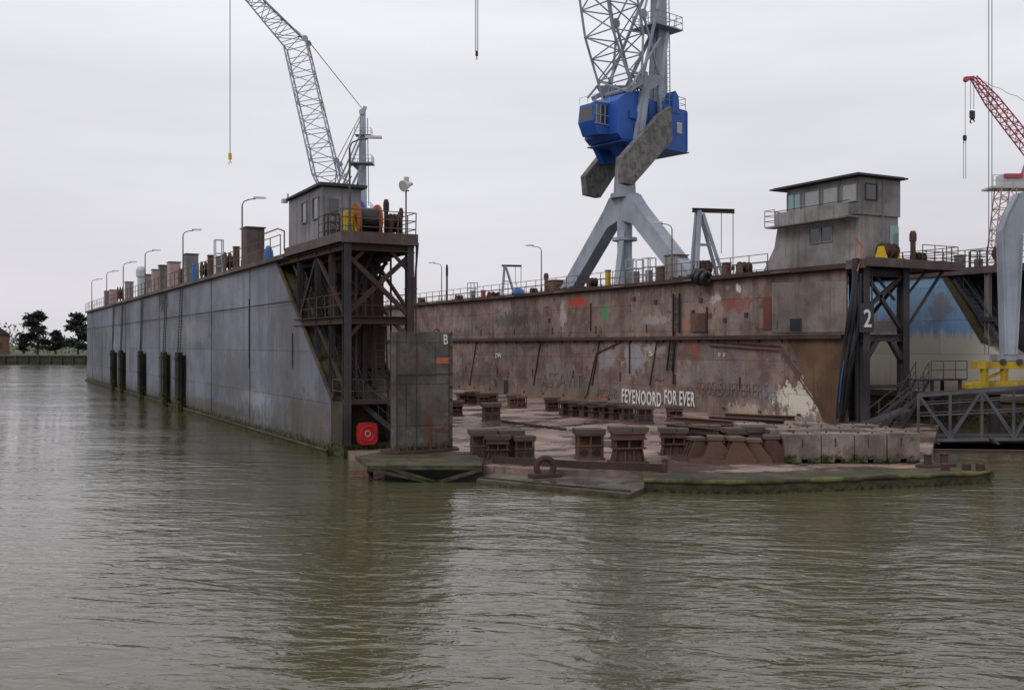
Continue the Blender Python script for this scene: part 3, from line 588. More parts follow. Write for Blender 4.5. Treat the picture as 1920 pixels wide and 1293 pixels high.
m=MB(); m.tube((cx0-.1,cy1-.2,12.5),(cx0-.1,cy1-.2,12.75),.05,6); m.bev(cx0-.35,cx0-.05,cy1-.1,cy1+.2,12.3,12.5); make(m,'roof_lamp',M_lampw,cb)
X0=45.0; yn=40.75; yf=46.6; x1=48.4
rb=thing('control_tower',"two storey grey steel control cabin on rusty dock wall","cabin",(46.6,43.5,9.65))
z_up=12.55
m=MB(); m.bev(X0,x1,yn,yf,z_up,14.7,.03)
yl=onX(1452,470,X0+.1).y; yl2=onX(1430,497,X0+.1).y
m.prism([(X0+.1,yn+.1,9.652),(X0+.1,yn+.1,z_up),(X0+.1,yl-.3,z_up),(X0+.1,yl,11.2),(X0+.1,yl2,9.652)],(x1-X0-.2,0,0)); make(m,'wall',M_cabin2,rb)
m=MB(); m.prism([(X0-.5,yn-.35,14.74),(x1+.25,yn-.35,14.74),(x1+.25,yf+1.0,14.74),(X0-.5,yf+1.0,14.74)],(0,0,.09)); m.prism([(X0-.35,yn-.2,14.83),(x1+.1,yn-.2,14.83),(x1+.1,yf+.8,14.83),(X0-.35,yf+.8,14.83)],(0,0,.06)); make(m,'roof',M_roof,rb)
for i,(p0,p1,gm) in enumerate(((1476,1503,M_glassg),(1508,1538,M_blind),(1542,1573,M_blind),(1578,1609,M_blind))):
    a=onX(p0,360,X0).y;b=onX(p1,360,X0).y; window(rb,'x',X0,b+.08,a-.08,13.35,14.35,gm,M_cabin,0 if i else 1,"pale green glazed window" if i==0 else None)
a=onY(1623,350,yn).x;b=onY(1643,350,yn).x; window(rb,'y',yn,a,b,13.45,14.3,M_glass,M_roof)
for p0,p1 in ((1519,1537),(1541,1560)):
    a=onX(p0,440,X0+.1).y;b=onX(p1,440,X0+.1).y; window(rb,'x',X0+.1,b,a,11.2,12.05,M_glass,M_cabin)
a=onY(1668,430,yn+.1).x;b=onY(1690,430,yn+.1).x; make(MB().bev(min(a,x1-.7),min(b,x1-.1),yn+.04,yn+.1,10.2,12.0,.01),'door',M_glassg,rb)
m=MB(); m.box(X0-.8,X0-.003,yn+.1,yf+1.1,12.35,12.45); m.box(X0-.82,X0-.78,yn+.1,yf+.2,12.4,13.2)
for i in range(6): m.box(X0-.85,X0-.821,yn+.1+i*1.12,yn+.2+i*1.12,12.4,13.2)
make(m,'balcony',M_cabin2,rb)
m=MB(); m.rail([(X0-.8,yf+.2,12.45),(X0-.8,yf+1.1,12.45),(X0+1,yf+1.1,12.45)],1.0,.8,.025,3); m.tube((X0-.8,yn+.1,13.3),(X0-.8,yf+.2,13.3),.03,6); make(m,'balcony_railing',M_rail,rb)
make(MB().tube((x1-1.55,yn-.05,9.8),(x1-1.55,yn-.05,14.7),.03,6),'downpipe',M_cabin2,rb)
# ---------- caisson marked B + fender platform ----------
pf=thing('fender_platform',"mossy steel corner platform with diagonal struts at waterline","platform",(16.5,37,0.0))
pp=[onZ(px,py,.6) for px,py in ((668,855),(722,845),(882,846),(906,860),(903,873),(692,873))]
make(MB().prism(pp,(0,0,-.1)),'platform_deck',M_moss,pf)
a=pp[5];b=pp[4]; mid=a.lerp(b,.6); d_=V((0,0,-.62))
m=MB(); m.beam(a+V((0,0,-.06)),b+V((0,0,-.06)),.08,.16); m.beam(pp[0]+V((0,0,-.06)),a+V((0,0,-.06)),.08,.16); make(m,'edge_beam',M_moss,pf)
for p_,q_ in ((a+V((0,0,-.12)),mid+d_),(b+V((0,0,-.12)),mid+d_),(a.lerp(b,.2)+V((0,0,-.1)),a.lerp(b,.62)+V((0,0,-.65))),(a+V((0,0,-.12)),pp[0]+V((0,0,-.7))+RIGHT*.6)): make(MB().beam(p_,q_,.16,.12),'strut',M_moss,pf)
m=MB(); m.prism([pp[0]+RIGHT*.9+AWAY*.6+V((0,0,-.12)),pp[1]+V((0,0,-.12)),pp[2]+V((0,0,-.12)),pp[3]+V((0,0,-.12))+AWAY*.3,pp[4]+AWAY*1.3+V((0,0,-.12)),pp[5]+AWAY*1.3+RIGHT*.4+V((0,0,-.12))],(0,0,-1.2)); make(m,'dark_void_block',M_black,pf)  # black block paints the dark void beneath the platform deck
tk=thing('steel_caisson',"tall rusty steel caisson marked B on mossy platform","caisson",(16.3,37.9,.6))
A=onY(736,622,37.6); B=onY(851,622,37.6)
xa,xb=A.x,B.x; y0_=37.6; zt=A.z
prof=[(xa,y0_+.2),(xa+.18,y0_),(xb-.08,y0_),(xb,y0_+.12),(xb,y0_+.8),(xa+.3,y0_+.8)]
make(MB().prism([(x_,y_,.7) for x_,y_ in prof],(0,0,zt-.7)),'body',M_tank,tk)
m=MB()
for x_ in (xa+.18,xa+1.05,xb-.22): m.box(x_-.02,x_+.02,y0_-.02,y0_,.8,zt-.05)
m.box(xa+.22,xb-.25,y0_-.025,y0_,zt-1.75,zt-1.71)
for i in range(9): m.bev(xb-.18,xb-.07,y0_-.04,y0_+.0,1.0+i*.55,1.12+i*.55,.005)
make(m,'weld_seam',M_rustd,tk)
m=MB(); m.prism([(xa-.25,y0_+.3,.62),(xa+.1,y0_-.3,.62),(xb+.1,y0_-.3,.62),(xb+.35,y0_+.3,.62),(xb+.35,y0_+1.1,.62),(xa-.1,y0_+1.1,.62)],(0,0,.09))
for i in range(7): m.prism([(xa+.2+i*.35,y0_-.26,.71),(xa+.2+i*.35,y0_-.001,.71),(xa+.2+i*.35,y0_-.001,1.0)],(.03,0,0))
make(m,'base_flange',M_rustd,tk)
text("B",(xb-.47,y0_-.02,zt-.5),(1,0,0),(0,0,1),.18,.4,M_white,tk,'letter')
make(MB().box(xb-.8,xb-.15,y0_-.012,y0_,zt-1.3,zt-1.05),'paint_patch',plain('orange_red_primer',(.38,.12,.07,1),.8,var=.3,sc_=9),tk)
for x_ in (xb-.6,xa+.6): make(MB().torus((x_,y0_+.4,zt+.02),(0,1,0),.12,.03,12,6),'lifting_eye',M_rustd,tk)
# lifebuoy cabinet
lb=onY(668,792,YF); lc=onY(705,832,YF)
lr=thing('lifebuoy_cabinet',"red lifebuoy cabinet with white ring on rusty dock end","lifebuoy cabinet",((lb.x+lc.x)/2,YF-.1,lc.z))
m=MB(); cxm=(lb.x+lc.x)/2; czm=(lb.z+lc.z)/2; hw=(lc.x-lb.x)/2; hz=(lb.z-lc.z)/2; pr=[]
for i in range(24):
    a_=2*math.pi*i/24; ca,sa=math.cos(a_),math.sin(a_); pr.append((cxm+hw*math.copysign(abs(ca)**.45,ca),YF-.02,czm+hz*math.copysign(abs(sa)**.45,sa)))
m.prism(pr,(0,-.18,0)); make(m,'case',M_red,lr)
make(MB().torus((cxm,YF-.2,czm),(0,1,0),.12,.018,20,6),'ring_mark',M_lampw,lr)
make(MB().torus((cxm,YF-.2,czm),(0,1,0),.33,.03,20,6),'door_rim',M_red,lr)
for dx in (-.3,.3): make(MB().beam((cxm+dx,YF,.5),(cxm+dx,YF,czm+.2),.06),'bracket',M_frame,lr)
# ---------- fenders ----------
def mkf():
    r=thing('dock_fender',"dark mossy timber fender hung by chains on grey wall","fender",(XL0-.3,0,0),group="fenders along the grey dock wall")
    m=MB()
    for k_ in range(3): m.bev(XL0-.62,XL0-.25,-.6+k_*.42,-.2+k_*.42,-.9,4.45-.1*(k_==1),.05)
    for zz in (.9,2.4,3.9): m.box(XL0-.68,XL0-.6,-.66,.7,zz,zz+.14)
    m.box(XL0-.25,XL0-.02,-.4,.4,-.5,4.2); make(m,'timber',M_pile,r)
    for yy in (-.4,.4):
        m=MB()
        for k_ in range(44):
            z=4.4+4.9*k_/44; x_=XL0-.42+.18*k_/44
            m.tube((x_,yy,z),(x_,yy,z+.12),.055 if k_%2 else .03,5)
        make(m,'chain',M_chain,r)
    return r
f0=mkf()
ys=[onX(px,700,XL0-.4).y for px in (336,308,264,227,211)]
f0.location.y=ys[0]
for y_ in ys[1:]: copy_thing(f0,(XL0-.3,y_,0))
# ---------- lamps ----------
PROTO={}
def lamp(base,side,h=4.15):
    if side in PROTO: return copy_thing(PROTO[side],base)
    r=thing('street_lamp',"tall rusty deck lamp with angled arm on dock wall",'lamp',base,group="lamps along the dock walls")
    m=MB(); b=V(base); m.tube(b,b+V((0,0,.5)),.09,8); m.tube(b+V((0,0,.5)),b+V((0,0,h-.35)),.055,8,.045); d_=RIGHT*side
    m.path([b+V((0,0,h-.35)),b+V((0,0,h-.12))+d_*.1,b+V((0,0,h))+d_*.4,b+V((0,0,h+.04))+d_*.8],.035,6); make(m,'pole',M_pole,r)
    c=b+V((0,0,h+.06))+d_*1.05; s_=AWAY*.13; e0=c-d_*.36;e1=c+d_*.36; z1_=V((0,0,.13));z2_=V((0,0,.1))
    m=MB().add([e0-s_*.6,e0+s_*.6,e1+s_,e1-s_,e0-s_*.5+z1_,e0+s_*.5+z1_,e1+s_*.7+z2_,e1-s_*.7+z2_],BOXF)
    make(m,'lamp_head',M_lampw,r); PROTO[side]=r; return r
for px in (454,343,272,231,200,172): p=onX(px,0,XL0+.2); lamp(V((p.x,p.y,ZT)),1)
lamp(V((XL0+.3,YF+.15,9.82)),1)
for px in (1015,828,1260): p=onX(px,0,45.0); lamp(V((p.x,p.y,ZT)),-1)
# ---------- cranes ----------
def crane(hub,phi,label):
    far=phi<.1
    r=thing('harbour_crane',label,'crane',(hub[0],hub[1],ZT),group="tall harbour cranes beside the dock")
    hb=V((hub[0],hub[1],0)); T=Matrix.Translation(hb); R=T@Matrix.Rotation(phi-ANG,4,'Z')
    for sgn in (-1,1):
        m=MB(); m.prism([(-.55,.3*sgn,16.7),(-.55,1.4*sgn,16.9),(-.55,2.3*sgn,15.9),(-.55,9.0*sgn,ZT+.3),(-.55,7.0*sgn,ZT+.3),(-.55,1.7*sgn,14.5),(-.55,.3*sgn,14.9)],(1.1,0,0)); m.box(-.62,.62,*sorted((6.9*sgn,9.1*sgn)),ZT+.3,ZT+.42)
        make(m.xf(T),'portal_leg',M_cgrey,r)
        m=MB().beam((0,0,15.2),(sgn*1.6,1.2*sgn,ZT),.4,.4); make(m.xf(T),'portal_leg',M_cgrey,r)
        m=MB(); m.bev(-.7,.7,sgn*8-1.4,sgn*8+1.4,ZT+.02,ZT+.3,.06)
        for k_ in (-1,0,1): m.tube((-.8,sgn*8+k_,ZT+.2),(.8,sgn*8+k_,ZT+.2),.2,10)
        make(m.xf(T),'bogie',M_frame,r)
    m=MB(); m.tube((0,0,ZT),(0,0,17),.55,18,.65); m.tube((0,0,13.3),(0,0,13.55),1.0,18); make(m.xf(T),'centre_column',M_cgrey,r)
    m=MB(); m.tube((0,0,17),(0,0,20.3),.9,18,.7); m.tube((0,0,16.7),(0,0,17.05),1.15,18)
    make(m.xf(R),'slewing_column',M_cgrey,r)
    m=MB(); m.tube((0,0,20.0),(0,0,21),.8,16,1.5)
    body=[(-2.7,-1.8,21.3),(-2.2,-1.8,20.9),(5.5,-1.8,20.8),(5.5,-1.8,24.2),(1.2,-1.8,24.4),(-.6,-1.8,24.9),(-1.8,-1.8,24.5),(-2.7,-1.8,23.8)]
    m.prism(body,(0,3.6,0)); m.bev(2.6,4.6,-1.5,.2,24.15,24.7,.1); m.prism([(3.6,-1.85,23.8),(4.5,-1.85,23.8),(4.4,-1.85,25.2),(4.0,-1.85,25.6),(3.7,-1.85,25.2)],(0,.9,0))
    m.bev(-1.4,-.2,-1.95,-1.8,22.6,23.2,.02); m.box(-2.3,5.6,-1.95,1.95,20.72,20.8)
    for x_ in (-.4,.9,2.6,5.5): m.box(x_-.05,x_+.0,-1.86,-1.8,20.9,24.1)
    m.prism([(-.8,-2.0,19.6),(.9,-2.0,19.8),(1.6,-2.0,20.72),(-1.6,-2.0,20.72)],(0,.5,0)); m.prism([(-.8,1.5,19.6),(.9,1.5,19.8),(1.6,1.5,20.72),(-1.6,1.5,20.72)],(0,.5,0))
    hs=make(m.xf(R),'machine_house',M_blue,r)
    for a,b_ in ((1.3,1.9),(4.2,4.8)):
        m=MB(); m.box(a,b_,-1.84,-1.8,22.2,23.1)
        for q_ in range(5): m.box(a,b_,-1.87,-1.841,22.25+q_*.17,22.31+q_*.17)
        make(m.xf(R),'vent_grille',M_galv,hs)
    m=MB(); m.rail([(1.4,-1.7,24.4),(5.4,-1.7,24.2),(5.4,1.7,24.2)],1.0,.9,.03); make(m.xf(R),'house_railing',M_cgrey,r)
    m=MB().prism([(-2.7,-.9,21.3),(-3.9,-.9,21.2),(-4.4,-.9,22.2),(-4.2,-.9,23.6),(-2.7,-.9,23.7)],(0,1.7,0)); cab=make(m.xf(R),'cab',M_blue,r)
    m=MB(); m.prism([(-2.85,-.92,22.0),(-4.25,-.92,22.0),(-4.1,-.92,23.4),(-2.85,-.92,23.5)],(0,.015,0)); m.prism([(-4.36,-.75,22.25),(-4.36,.65,22.25),(-4.24,.65,23.4),(-4.24,-.75,23.4)],(-.04,0,0)); make(m.xf(R),'window',M_glass,cab)
    m=MB()
    for x_ in (-3.2,-3.7,-4.15): m.beam((x_,-.94,22.0),(x_+.03,-.94,23.45),.05)
    m.beam((-4.3,-.1,22.2),(-4.22,-.1,23.4),.1); m.beam((-2.8,-.94,22.7),(-4.3,-.94,22.7),.04); m.beam((-2.8,-.94,22.0),(-4.3,-.94,22.0),.06); m.beam((-4.42,-.9,23.68),(-2.7,-.9,23.76),.1); m.rail([(-2.7,-.95,23.7),(-4.2,-.95,23.7),(-4.2,.8,23.7)],.5,.8,.02,1)
    make(m.xf(R),'window_frame',M_cgrey,cab)
    m=MB(); yy=-2.9; m.prism([(1.0,yy,23.1),(2.3,yy,23.9),(2.4,yy,21.2),(-2.1,yy,17.2),(-3.1,yy,17.3),(-3.3,yy,19.2)],(0,.6,0)); make(m.xf(R),'counterweight',M_cw,r)
    m=MB(); yy=2.3; m.prism([(1.8,yy,22.6),(2.9,yy,23.2),(3.0,yy,21.0),(-.4,yy,17.0),(-1.9,yy,17.1),(-2.1,yy,18.6)],(0,.6,0)); make(m.xf(R),'counterweight',M_cw,r)
    m=MB()
    for yy in (-2.0,2.0):
        m.beam((.2,yy,26.4),(-.9,yy,20.6),.3,.4); m.prism([(-1.2,yy-.1,25.9),(2.2,yy-.1,26.5),(2.4,yy-.1,26.0),(0,yy-.1,24.7)],(0,.2,0))
        m.beam((2.2,yy,26.2),(4.0,yy*.5,30.5),.22,.3); m.beam((-.2,yy,25.5),(3.8,yy*.4,35.0),.18,.22); m.beam((-1.6,yy,24.8),(1,yy,26.2),.3,.35); m.beam((-1.8,yy*1.2,24.9),(2.2,yy*.9,29.5),.14); m.beam((2.0,yy,21.5),(1.8,yy,26.2),.25)
    m.beam((.1,-2.35,25.2),(-.9,-2.35,19.4),.25,.35)
    m.tube((-.4,-2.1,25.2),(-.4,2.1,25.2),.2,10); m.beam((2.2,-2,26.2),(2.2,2,26.2),.25)
    make(m.xf(R),'luffing_frame',M_cgrey,r)
    m=MB(); m.prism([(3.4,-.5,24),(4.6,-.5,24),(4.4,-.5,38.2),(3.7,-.5,38.2)],(0,1.0,0)); m.tube((4.0,-.7,38.3),(4.0,.7,38.3),.4,12); m.beam((4.1,0,38.2),(4.4,0,39.2),.4,.5)
    m.box(2.2,5.6,-1.3,1.3,30.9,31.0); m.rail([(2.3,-1.3,31),(5.5,-1.3,31),(5.5,1.3,31),(2.3,1.3,31),(2.3,-1.3,31)],1.0,.9,.035,2)
    m.ladder((4.95,-.2,25),(4.75,-.2,37.5),.5,(0,1,0),.35,.03); m.box(3,5.3,-.9,.9,35.0,35.06); m.rail([(3,-.9,35),(5.3,-.9,35),(5.3,.9,35)],1.0,.9,.03)
    m.prism([(2.4,-.1,30.9),(3.4,-.1,30.9),(3.4,-.1,29.9)],(0,.2,0))
    make(m.xf(R),'mast',M_cgrey,r)
    def sec(c,hx,hy,tilt=0): return (V(c),V((hx*math.cos(tilt),0,hx*math.sin(tilt))),V((0,hy,0)))
    secs=[sec((-.3,0,24.6),.35,1.7),sec((-1.2,0,29.5),1.75,1.5,.1),sec((-5.5,0,48),1.6,1.2,.25),sec((-12,0,55),.9,.8,.7),sec((-15,0,57.5),.4,.5,.7)]
    m=MB(); m.lattice(secs,[3,9,6,3],.11 if far else .1,.06)
    for yy in (-1.2,1.2): m.tube((-4.0,yy-.08,48.6),(-4.0,yy+.08,48.6),.45,14)
    for yy in (-1.5,1.5): m.tube((.55,yy-.08,31.2),(.55,yy+.08,31.2),.4,14); m.beam((.55,yy,31.2),(3.7,yy*.4,37.6),.12,.12); m.beam((.55,yy,31.2),(2.5,yy,26.2),.15,.15)
    make(m.xf(R),'jib',M_cgrey,r)
    m=MB()
    for yy in (-.3,.3): m.tube((4.2,yy,38.6),(-4.0,yy*3,48.9),.04,5); m.tube((-4.2,yy*3,49),(-15,yy,57.8),.03,5); m.tube((4.2,yy,38.5),(3,yy,24.8),.03,5)
    hz=31.4 if far else 25.2
    for yy in (-.12,.12): m.tube((-15,yy,57.4),(-15,yy,hz+.4),.03,5)
    make(m.xf(R),'hoist_rope',M_chain,r)
    q_=1.0 if far else .4
    m=MB(); m.bev(-15-.22*q_,-15+.22*q_,-.15*q_,.15*q_,hz+.2*q_,hz+1.1*q_,.05*q_); m.tube((-15,0,hz+.2*q_),(-15,0,hz-.1*q_),.06*q_,6); m.torus((-15,0,hz-.3*q_),(0,1,0),.18*q_,.055*q_,12,6,math.pi*.6,math.pi*2.1)
    make(m.xf(R),'hook',M_yel if far else M_rustd,r)
    return r
crane((46,65.6),math.radians(40),"grey and blue harbour crane with lattice jib above dock")
crane((46,137.7),0,"distant grey lattice jib crane behind small cabin")
# ---------- davit frames ----------
def davit(px,s,label):
    p=onX(px,0,46); r=thing('davit_frame',label,'davit',(p.x,p.y,ZT),rot=-ANG*0.6,group="davit frames on the rusty dock wall")
    for yy in (-.5,.5):
        m=MB(); m.beam((-.7*s,yy*s,0),(-.35*s,yy*s*.5,4.9*s),.22*s,.35*s); m.beam((1.4*s,yy*s,0),(-.1*s,yy*s*.5,4.7*s),.16*s,.22*s); m.beam((-.6*s,yy*.75*s,2.5*s),(.5*s,yy*.75*s,2.5*s),.1*s); make(m,'leg',M_cgrey,r,local=True)
    m=MB(); m.ibeam((-.8*s,0,4.95*s),(2.4*s,0,4.95*s),.25*s,.3*s); make(m,'arm',M_frame,r,local=True)
    m=MB(); m.tube((2.3*s,0,4.8*s),(2.3*s,0,.9*s),.03,5); m.bev(2.2*s,2.4*s,-.1*s,.1*s,.7*s,1.0*s); make(m,'rope',M_chain,r,local=True)
    make(MB().tube((1.4*s,0,4.8*s),(1.4*s,0,1.9*s),.025,5),'rope',M_chain,r,local=True)
davit(1318,1.0,"grey A-frame davit with beam on dock wall"); davit(950,.62,"small rusty davit frame on dock wall")
# ---------- deck gear ----------
def gear(px,wpx,ytop,X,kind,mat,label,name,cat,zb=ZT,depth=1.0,Y=None):
    p=onX(px,0,X) if Y is None else onY(px,0,Y); d=p.x*S+p.y*Cc; w_=wpx*d/F; h=(646.5-ytop)/F*d+5-zb; dp=w_*depth
    w2=w_*.5
    if kind!='tarp': r=thing(name,label,cat,(p.x,p.y,zb))
    if kind=='box':
        m=MB().bev(-w2*.85,w2*.85,-dp*.5,dp*.5,.06,h-.08,.03); m.box(-w2*.75,w2*.75,-dp*.42,dp*.42,0,.06); make(m,'housing',mat,r,local=True)
        make(MB().box(-w2*.95,w2*.95,-dp*.56,dp*.56,h-.08,h),'lid',M_rim,r,local=True)
        m=MB().box(-w2*.5,w2*.35,-dp*.5-.025,-dp*.5,h*.15,h*.85)
        for i in range(4): m.box(-w2*.4,w2*.25,-dp*.5-.045,-dp*.5-.026,h*(.5+.07*i),h*(.53+.07*i))
        make(m,'door',mat,r,local=True)
    elif kind=='winch':
        rr=h*.36; m=MB().bev(-w2,w2,-w2*.9,w2*.9,0,.14,.02)
        for sx in (-1,1): m.prism([(sx*w2*.8,-w2*.7,.14),(sx*w2*.8,w2*.7,.14),(sx*w2*.8,.2,h*.75),(sx*w2*.8,-.2,h*.75)],(.06,0,0))
        make(m,'frame',mat,r,local=True)
        m=MB(); m.tube((-w2*.78,0,h*.55),(w2*.78,0,h*.55),rr*.6,14)
        for sx in (-.75,.0,.72): m.tube((sx*w2,0,h*.55),(sx*w2+.05,0,h*.55),rr,16)
        make(m,'drum',M_rustd,r,local=True)
    elif kind=='vent':
        rr=w_*.35; make(MB().tube((0,0,0),(0,0,h*.75),rr,12),'pipe',mat,r,local=True)
        m=MB().tube((0,0,h*.7),(0,0,h*.9),rr*1.35,14); m.tube((0,0,h*.9),(0,0,h),rr*1.35,14,rr*.9); make(m,'cowl',mat,r,local=True)
    elif kind=='cage':
        m=MB()
        for sx in (-1,1):
            for sy in (-1,1): m.beam((sx*w2,sy*w2,0),(sx*w2,sy*w2,h),.07)
        for zz in (h*.33,h*.66,h):
            m.beam((-w2,-w2,zz),(w2,-w2,zz),.05);m.beam((-w2,w2,zz),(w2,w2,zz),.05);m.beam((-w2,-w2,zz),(-w2,w2,zz),.05);m.beam((w2,-w2,zz),(w2,w2,zz),.05)
        make(m,'frame',mat,r,local=True); make(MB().bev(-w2*.6,w2*.6,-w2*.6,w2*.6,0,h*.55,.04),'motor',M_cabin,r,local=True)
    elif kind=='tarp':
        m=MB(); rnd=random.Random(px); n_=9; vs=[];fs=[]
        for j in range(5):
            for i in range(n_):
                a_=2*math.pi*i/n_; q_=[1,1,.85,.5,.12][j]*rnd.uniform(.85,1.1); vs.append(V((p.x+math.cos(a_)*w_*.5*q_,p.y+math.sin(a_)*w_*.5*q_,zb+h*[0,.4,.75,.95,1][j]*rnd.uniform(.95,1.05))))
        for j in range(4):
            for i in range(n_): fs.append((j*n_+i,j*n_+(i+1)%n_,(j+1)*n_+(i+1)%n_,(j+1)*n_+i))
        fs.append(tuple(4*n_+i for i in range(n_))); m.add(vs,fs); tag(make(m,name,mat,origin=(p.x,p.y,zb)),label,cat)
M_pinkg=plain('faded_pinkish_grey',C(140,120,116,1.4),.8); M_rd=plain('red_paint',(.36,.05,.04,1),.6)
XL=15.6; VH='ventilation_housing'; MW='mooring_winch'
for px,w_,yt,kd,mt,lab,nm,ct in (
 (474,40,427,'box',M_rim,"tall grey-brown steel locker on dock wall",'deck_locker','locker'),
 (430,24,468,'winch',M_rust,"rusty mooring winch on dock wall",MW,'winch'),
 (503,20,461,'tarp',M_tblue,"blue tarpaulin bundle on dock wall walkway",'tarpaulin_bundle','tarpaulin'),
 (410,14,450,'cage',M_galv,"grey steel equipment frame on dock wall",'caged_motor','machine'),
 (409,9,480,'box',M_rd,"small red box beside railing",'deck_box','box'),
 (443,12,462,'box',M_rust,"rusty steel box on dock wall",'deck_box','box'),
 (395,12,478,'box',M_rust,"rusty cabinet on dock wall walkway",'deck_box','box'),
 (385,20,486,'winch',M_rustd,"dark mooring winch behind railing",MW,'winch'),
 (358,26,476,'box',M_cabin2,"grey ventilation housing on dock wall",VH,'ventilator'),
 (364,12,492,'tarp',M_tblue,"blue covered bundle behind railing",'tarpaulin_bundle','tarpaulin'),
 (341,12,498,'winch',M_rust,"small rusty winch on dock wall",MW,'winch'),
 (326,24,491,'box',M_pinkg,"faded pinkish steel housing on dock wall",VH,'ventilator'),
 (307,20,497,'box',M_cabin2,"grey steel housing with lid",VH,'ventilator'),
 (292,16,505,'box',M_pinkg,"small faded housing on dock wall",VH,'ventilator'),
 (264,18,500,'vent',M_galv,"silver cowl ventilator on dock wall",'cowl_ventilator','ventilator'),
 (278,14,514,'box',M_cabin2,"low grey deck housing",VH,'ventilator'),
 (242,16,528,'box',M_cabin2,"low grey deck housing near lamp",VH,'ventilator'),
 (225,12,534,'winch',M_rust,"small rusty winch far along dock wall",MW,'winch'),
 (212,14,543,'box',M_pinkg,"small brownish deck housing",VH,'ventilator'),
 (200,10,545,'box',M_cabin2,"small grey deck housing at wall end",VH,'ventilator')):
    gear(px,w_,yt,XL,kd,mt,lab,nm,ct)
for px,w_,yt,kd,mt,lab,nm,ct in (
 (770,20,541,'box',M_cabin2,"grey housing on far rusty dock wall",VH,'ventilator'),
 (790,14,556,'winch',M_rust,"rusty winch on far dock wall",MW,'winch'),
 (838,5,496,'vent',M_rustd,"thin dark vent pipe",'vent_pipe','pipe'),
 (860,16,551,'winch',M_rust,"rusty winch behind railing",MW,'winch'),
 (886,14,530,'cage',M_galv,"grey metal frame with motor",'caged_motor','machine'),
 (906,8,544,'box',M_rd,"small red cabinet behind railing",'deck_box','box'),
 (925,26,545,'winch',M_rustd,"dark mooring winch by davit",MW,'winch'),
 (972,26,540,'tarp',M_tblue,"blue tarpaulin bundle behind railing",'tarpaulin_bundle','tarpaulin'),
 (1000,14,538,'winch',M_rust,"rusty capstan winch beside lamp",MW,'winch'),
 (1024,10,512,'vent',M_rust,"rusty cowl ventilator beside lamp",'cowl_ventilator','ventilator'),
 (1041,26,525,'box',M_rust,"rusty steel locker on dock wall",'deck_locker','locker'),
 (1078,14,520,'box',M_cabin2,"small grey cabinet behind railing",'deck_box','box'),
 (1110,20,518,'winch',M_rustd,"dark winch near crane foot",MW,'winch'),
 (1140,9,506,'box',M_yel,"yellow electrical cabinet by crane foot",'deck_box','box'),
 (1160,12,512,'winch',M_yel,"yellow winch by crane foot",MW,'winch'),
 (1190,24,487,'cage',M_galv,"pale steel cage with motor",'caged_motor','machine'),
 (1217,18,484,'cage',M_galv,"tall pale steel frame with motor",'caged_motor','machine'),
 (1245,24,500,'box',M_rust,"rusty locker beside crane leg",'deck_locker','locker'),
 (1268,34,478,'box',M_cabin2,"grey housing next to crane leg",VH,'ventilator'),
 (1318,30,484,'winch',M_rustd,"dark mooring winch under davit",MW,'winch'),
 (1362,14,492,'box',M_rust,"rusty box near davit",'deck_box','box'),
 (1395,30,488,'winch',M_rim,"grey-brown winch on dock wall",MW,'winch')):
    gear(px,w_,yt,45.9,kd,mt,lab,nm,ct)
gear(1664,44,452,0,'winch',M_yel,"yellow winch on end platform",MW,'winch',9.7,Y=39.9)
gear(1712,14,433,0,'vent',M_rust,"rusty post ventilator on platform",'cowl_ventilator','ventilator',9.7,Y=40.2)
gear(1722,30,470,0,'winch',M_rustd,"dark rusty winch on platform",MW,'winch',9.7,Y=40.5)
m=MB(); p=onX(1315,520,XR0-.6)
for k_,(dy,dz,r_) in enumerate(((0,0,.5),(.5,.15,.4),(-.5,-.1,.42))): m.torus(p+V((0,dy,dz)),(0,1,.2),r_*.8,.2,16,8)
tag(make(m,'rubber_fender',M_black,origin=p),"black rubber tyre fender hanging at wall top","fender")
# cable reel on left platform
cr_=thing('cable_reel',"orange flanged cable reel on dock platform","cable reel",(16.0,42.6,9.82))
cz=10.6
for x_ in (15.15,16.15): make(MB().tube((x_,42.5,cz),(x_+.07,42.5,cz),.74,22),'flange',M_orange,cr_)
m=MB()
for i in range(10): m.torus((15.3+i*.085,42.5,cz),(1,0,0),.52,.055,20,6)
m.tube((15.22,42.5,cz),(16.15,42.5,cz),.5,18); make(m,'cable',M_black,cr_)
m=MB()
for x_ in (15.08,16.3):
    m.beam((x_,42.1,9.82),(x_,42.5,cz+.1),.1); m.beam((x_,42.9,9.82),(x_,42.5,cz+.1),.1)
m.tube((15.0,42.5,cz),(16.4,42.5,cz),.06,8); make(m,'stand',M_yel,cr_)
r=thing('equipment_locker',"yellow upright cabinet beside cable reel","cabinet",(14.85,42.5,9.82)); make(MB().bev(14.65,14.98,42.2,42.8,9.83,10.95,.03),'housing',M_yel,r); make(MB().box(14.63,14.65,42.3,42.7,10.0,10.8),'door',M_yel,r)
gear(622,22,402,0,'cage',M_frame,"dark steel frame with motor on platform",'caged_motor','machine',9.82,Y=43.6)
gear(738,20,396,0,'winch',M_rust,"rusty capstan winch on platform corner",MW,'winch',9.82,Y=42.0)
gear(724,12,374,0,'vent',M_rustd,"tall rusty ventilator pipe on platform",'cowl_ventilator','ventilator',9.82,Y=42.8)
gear(752,9,390,0,'vent',M_rustd,"rusty vent post at platform corner",'cowl_ventilator','ventilator',9.82,Y=42.2)
sp_=thing('searchlight',"grey searchlight on pole at platform corner","searchlight",(17.4,42,9.82)); m=MB(); m.tube((17.4,42,9.82),(17.4,42,12.0),.04,8); m.beam((17.2,42,12.0),(17.55,42,12.0),.05); make(m,'pole',M_pole,sp_)
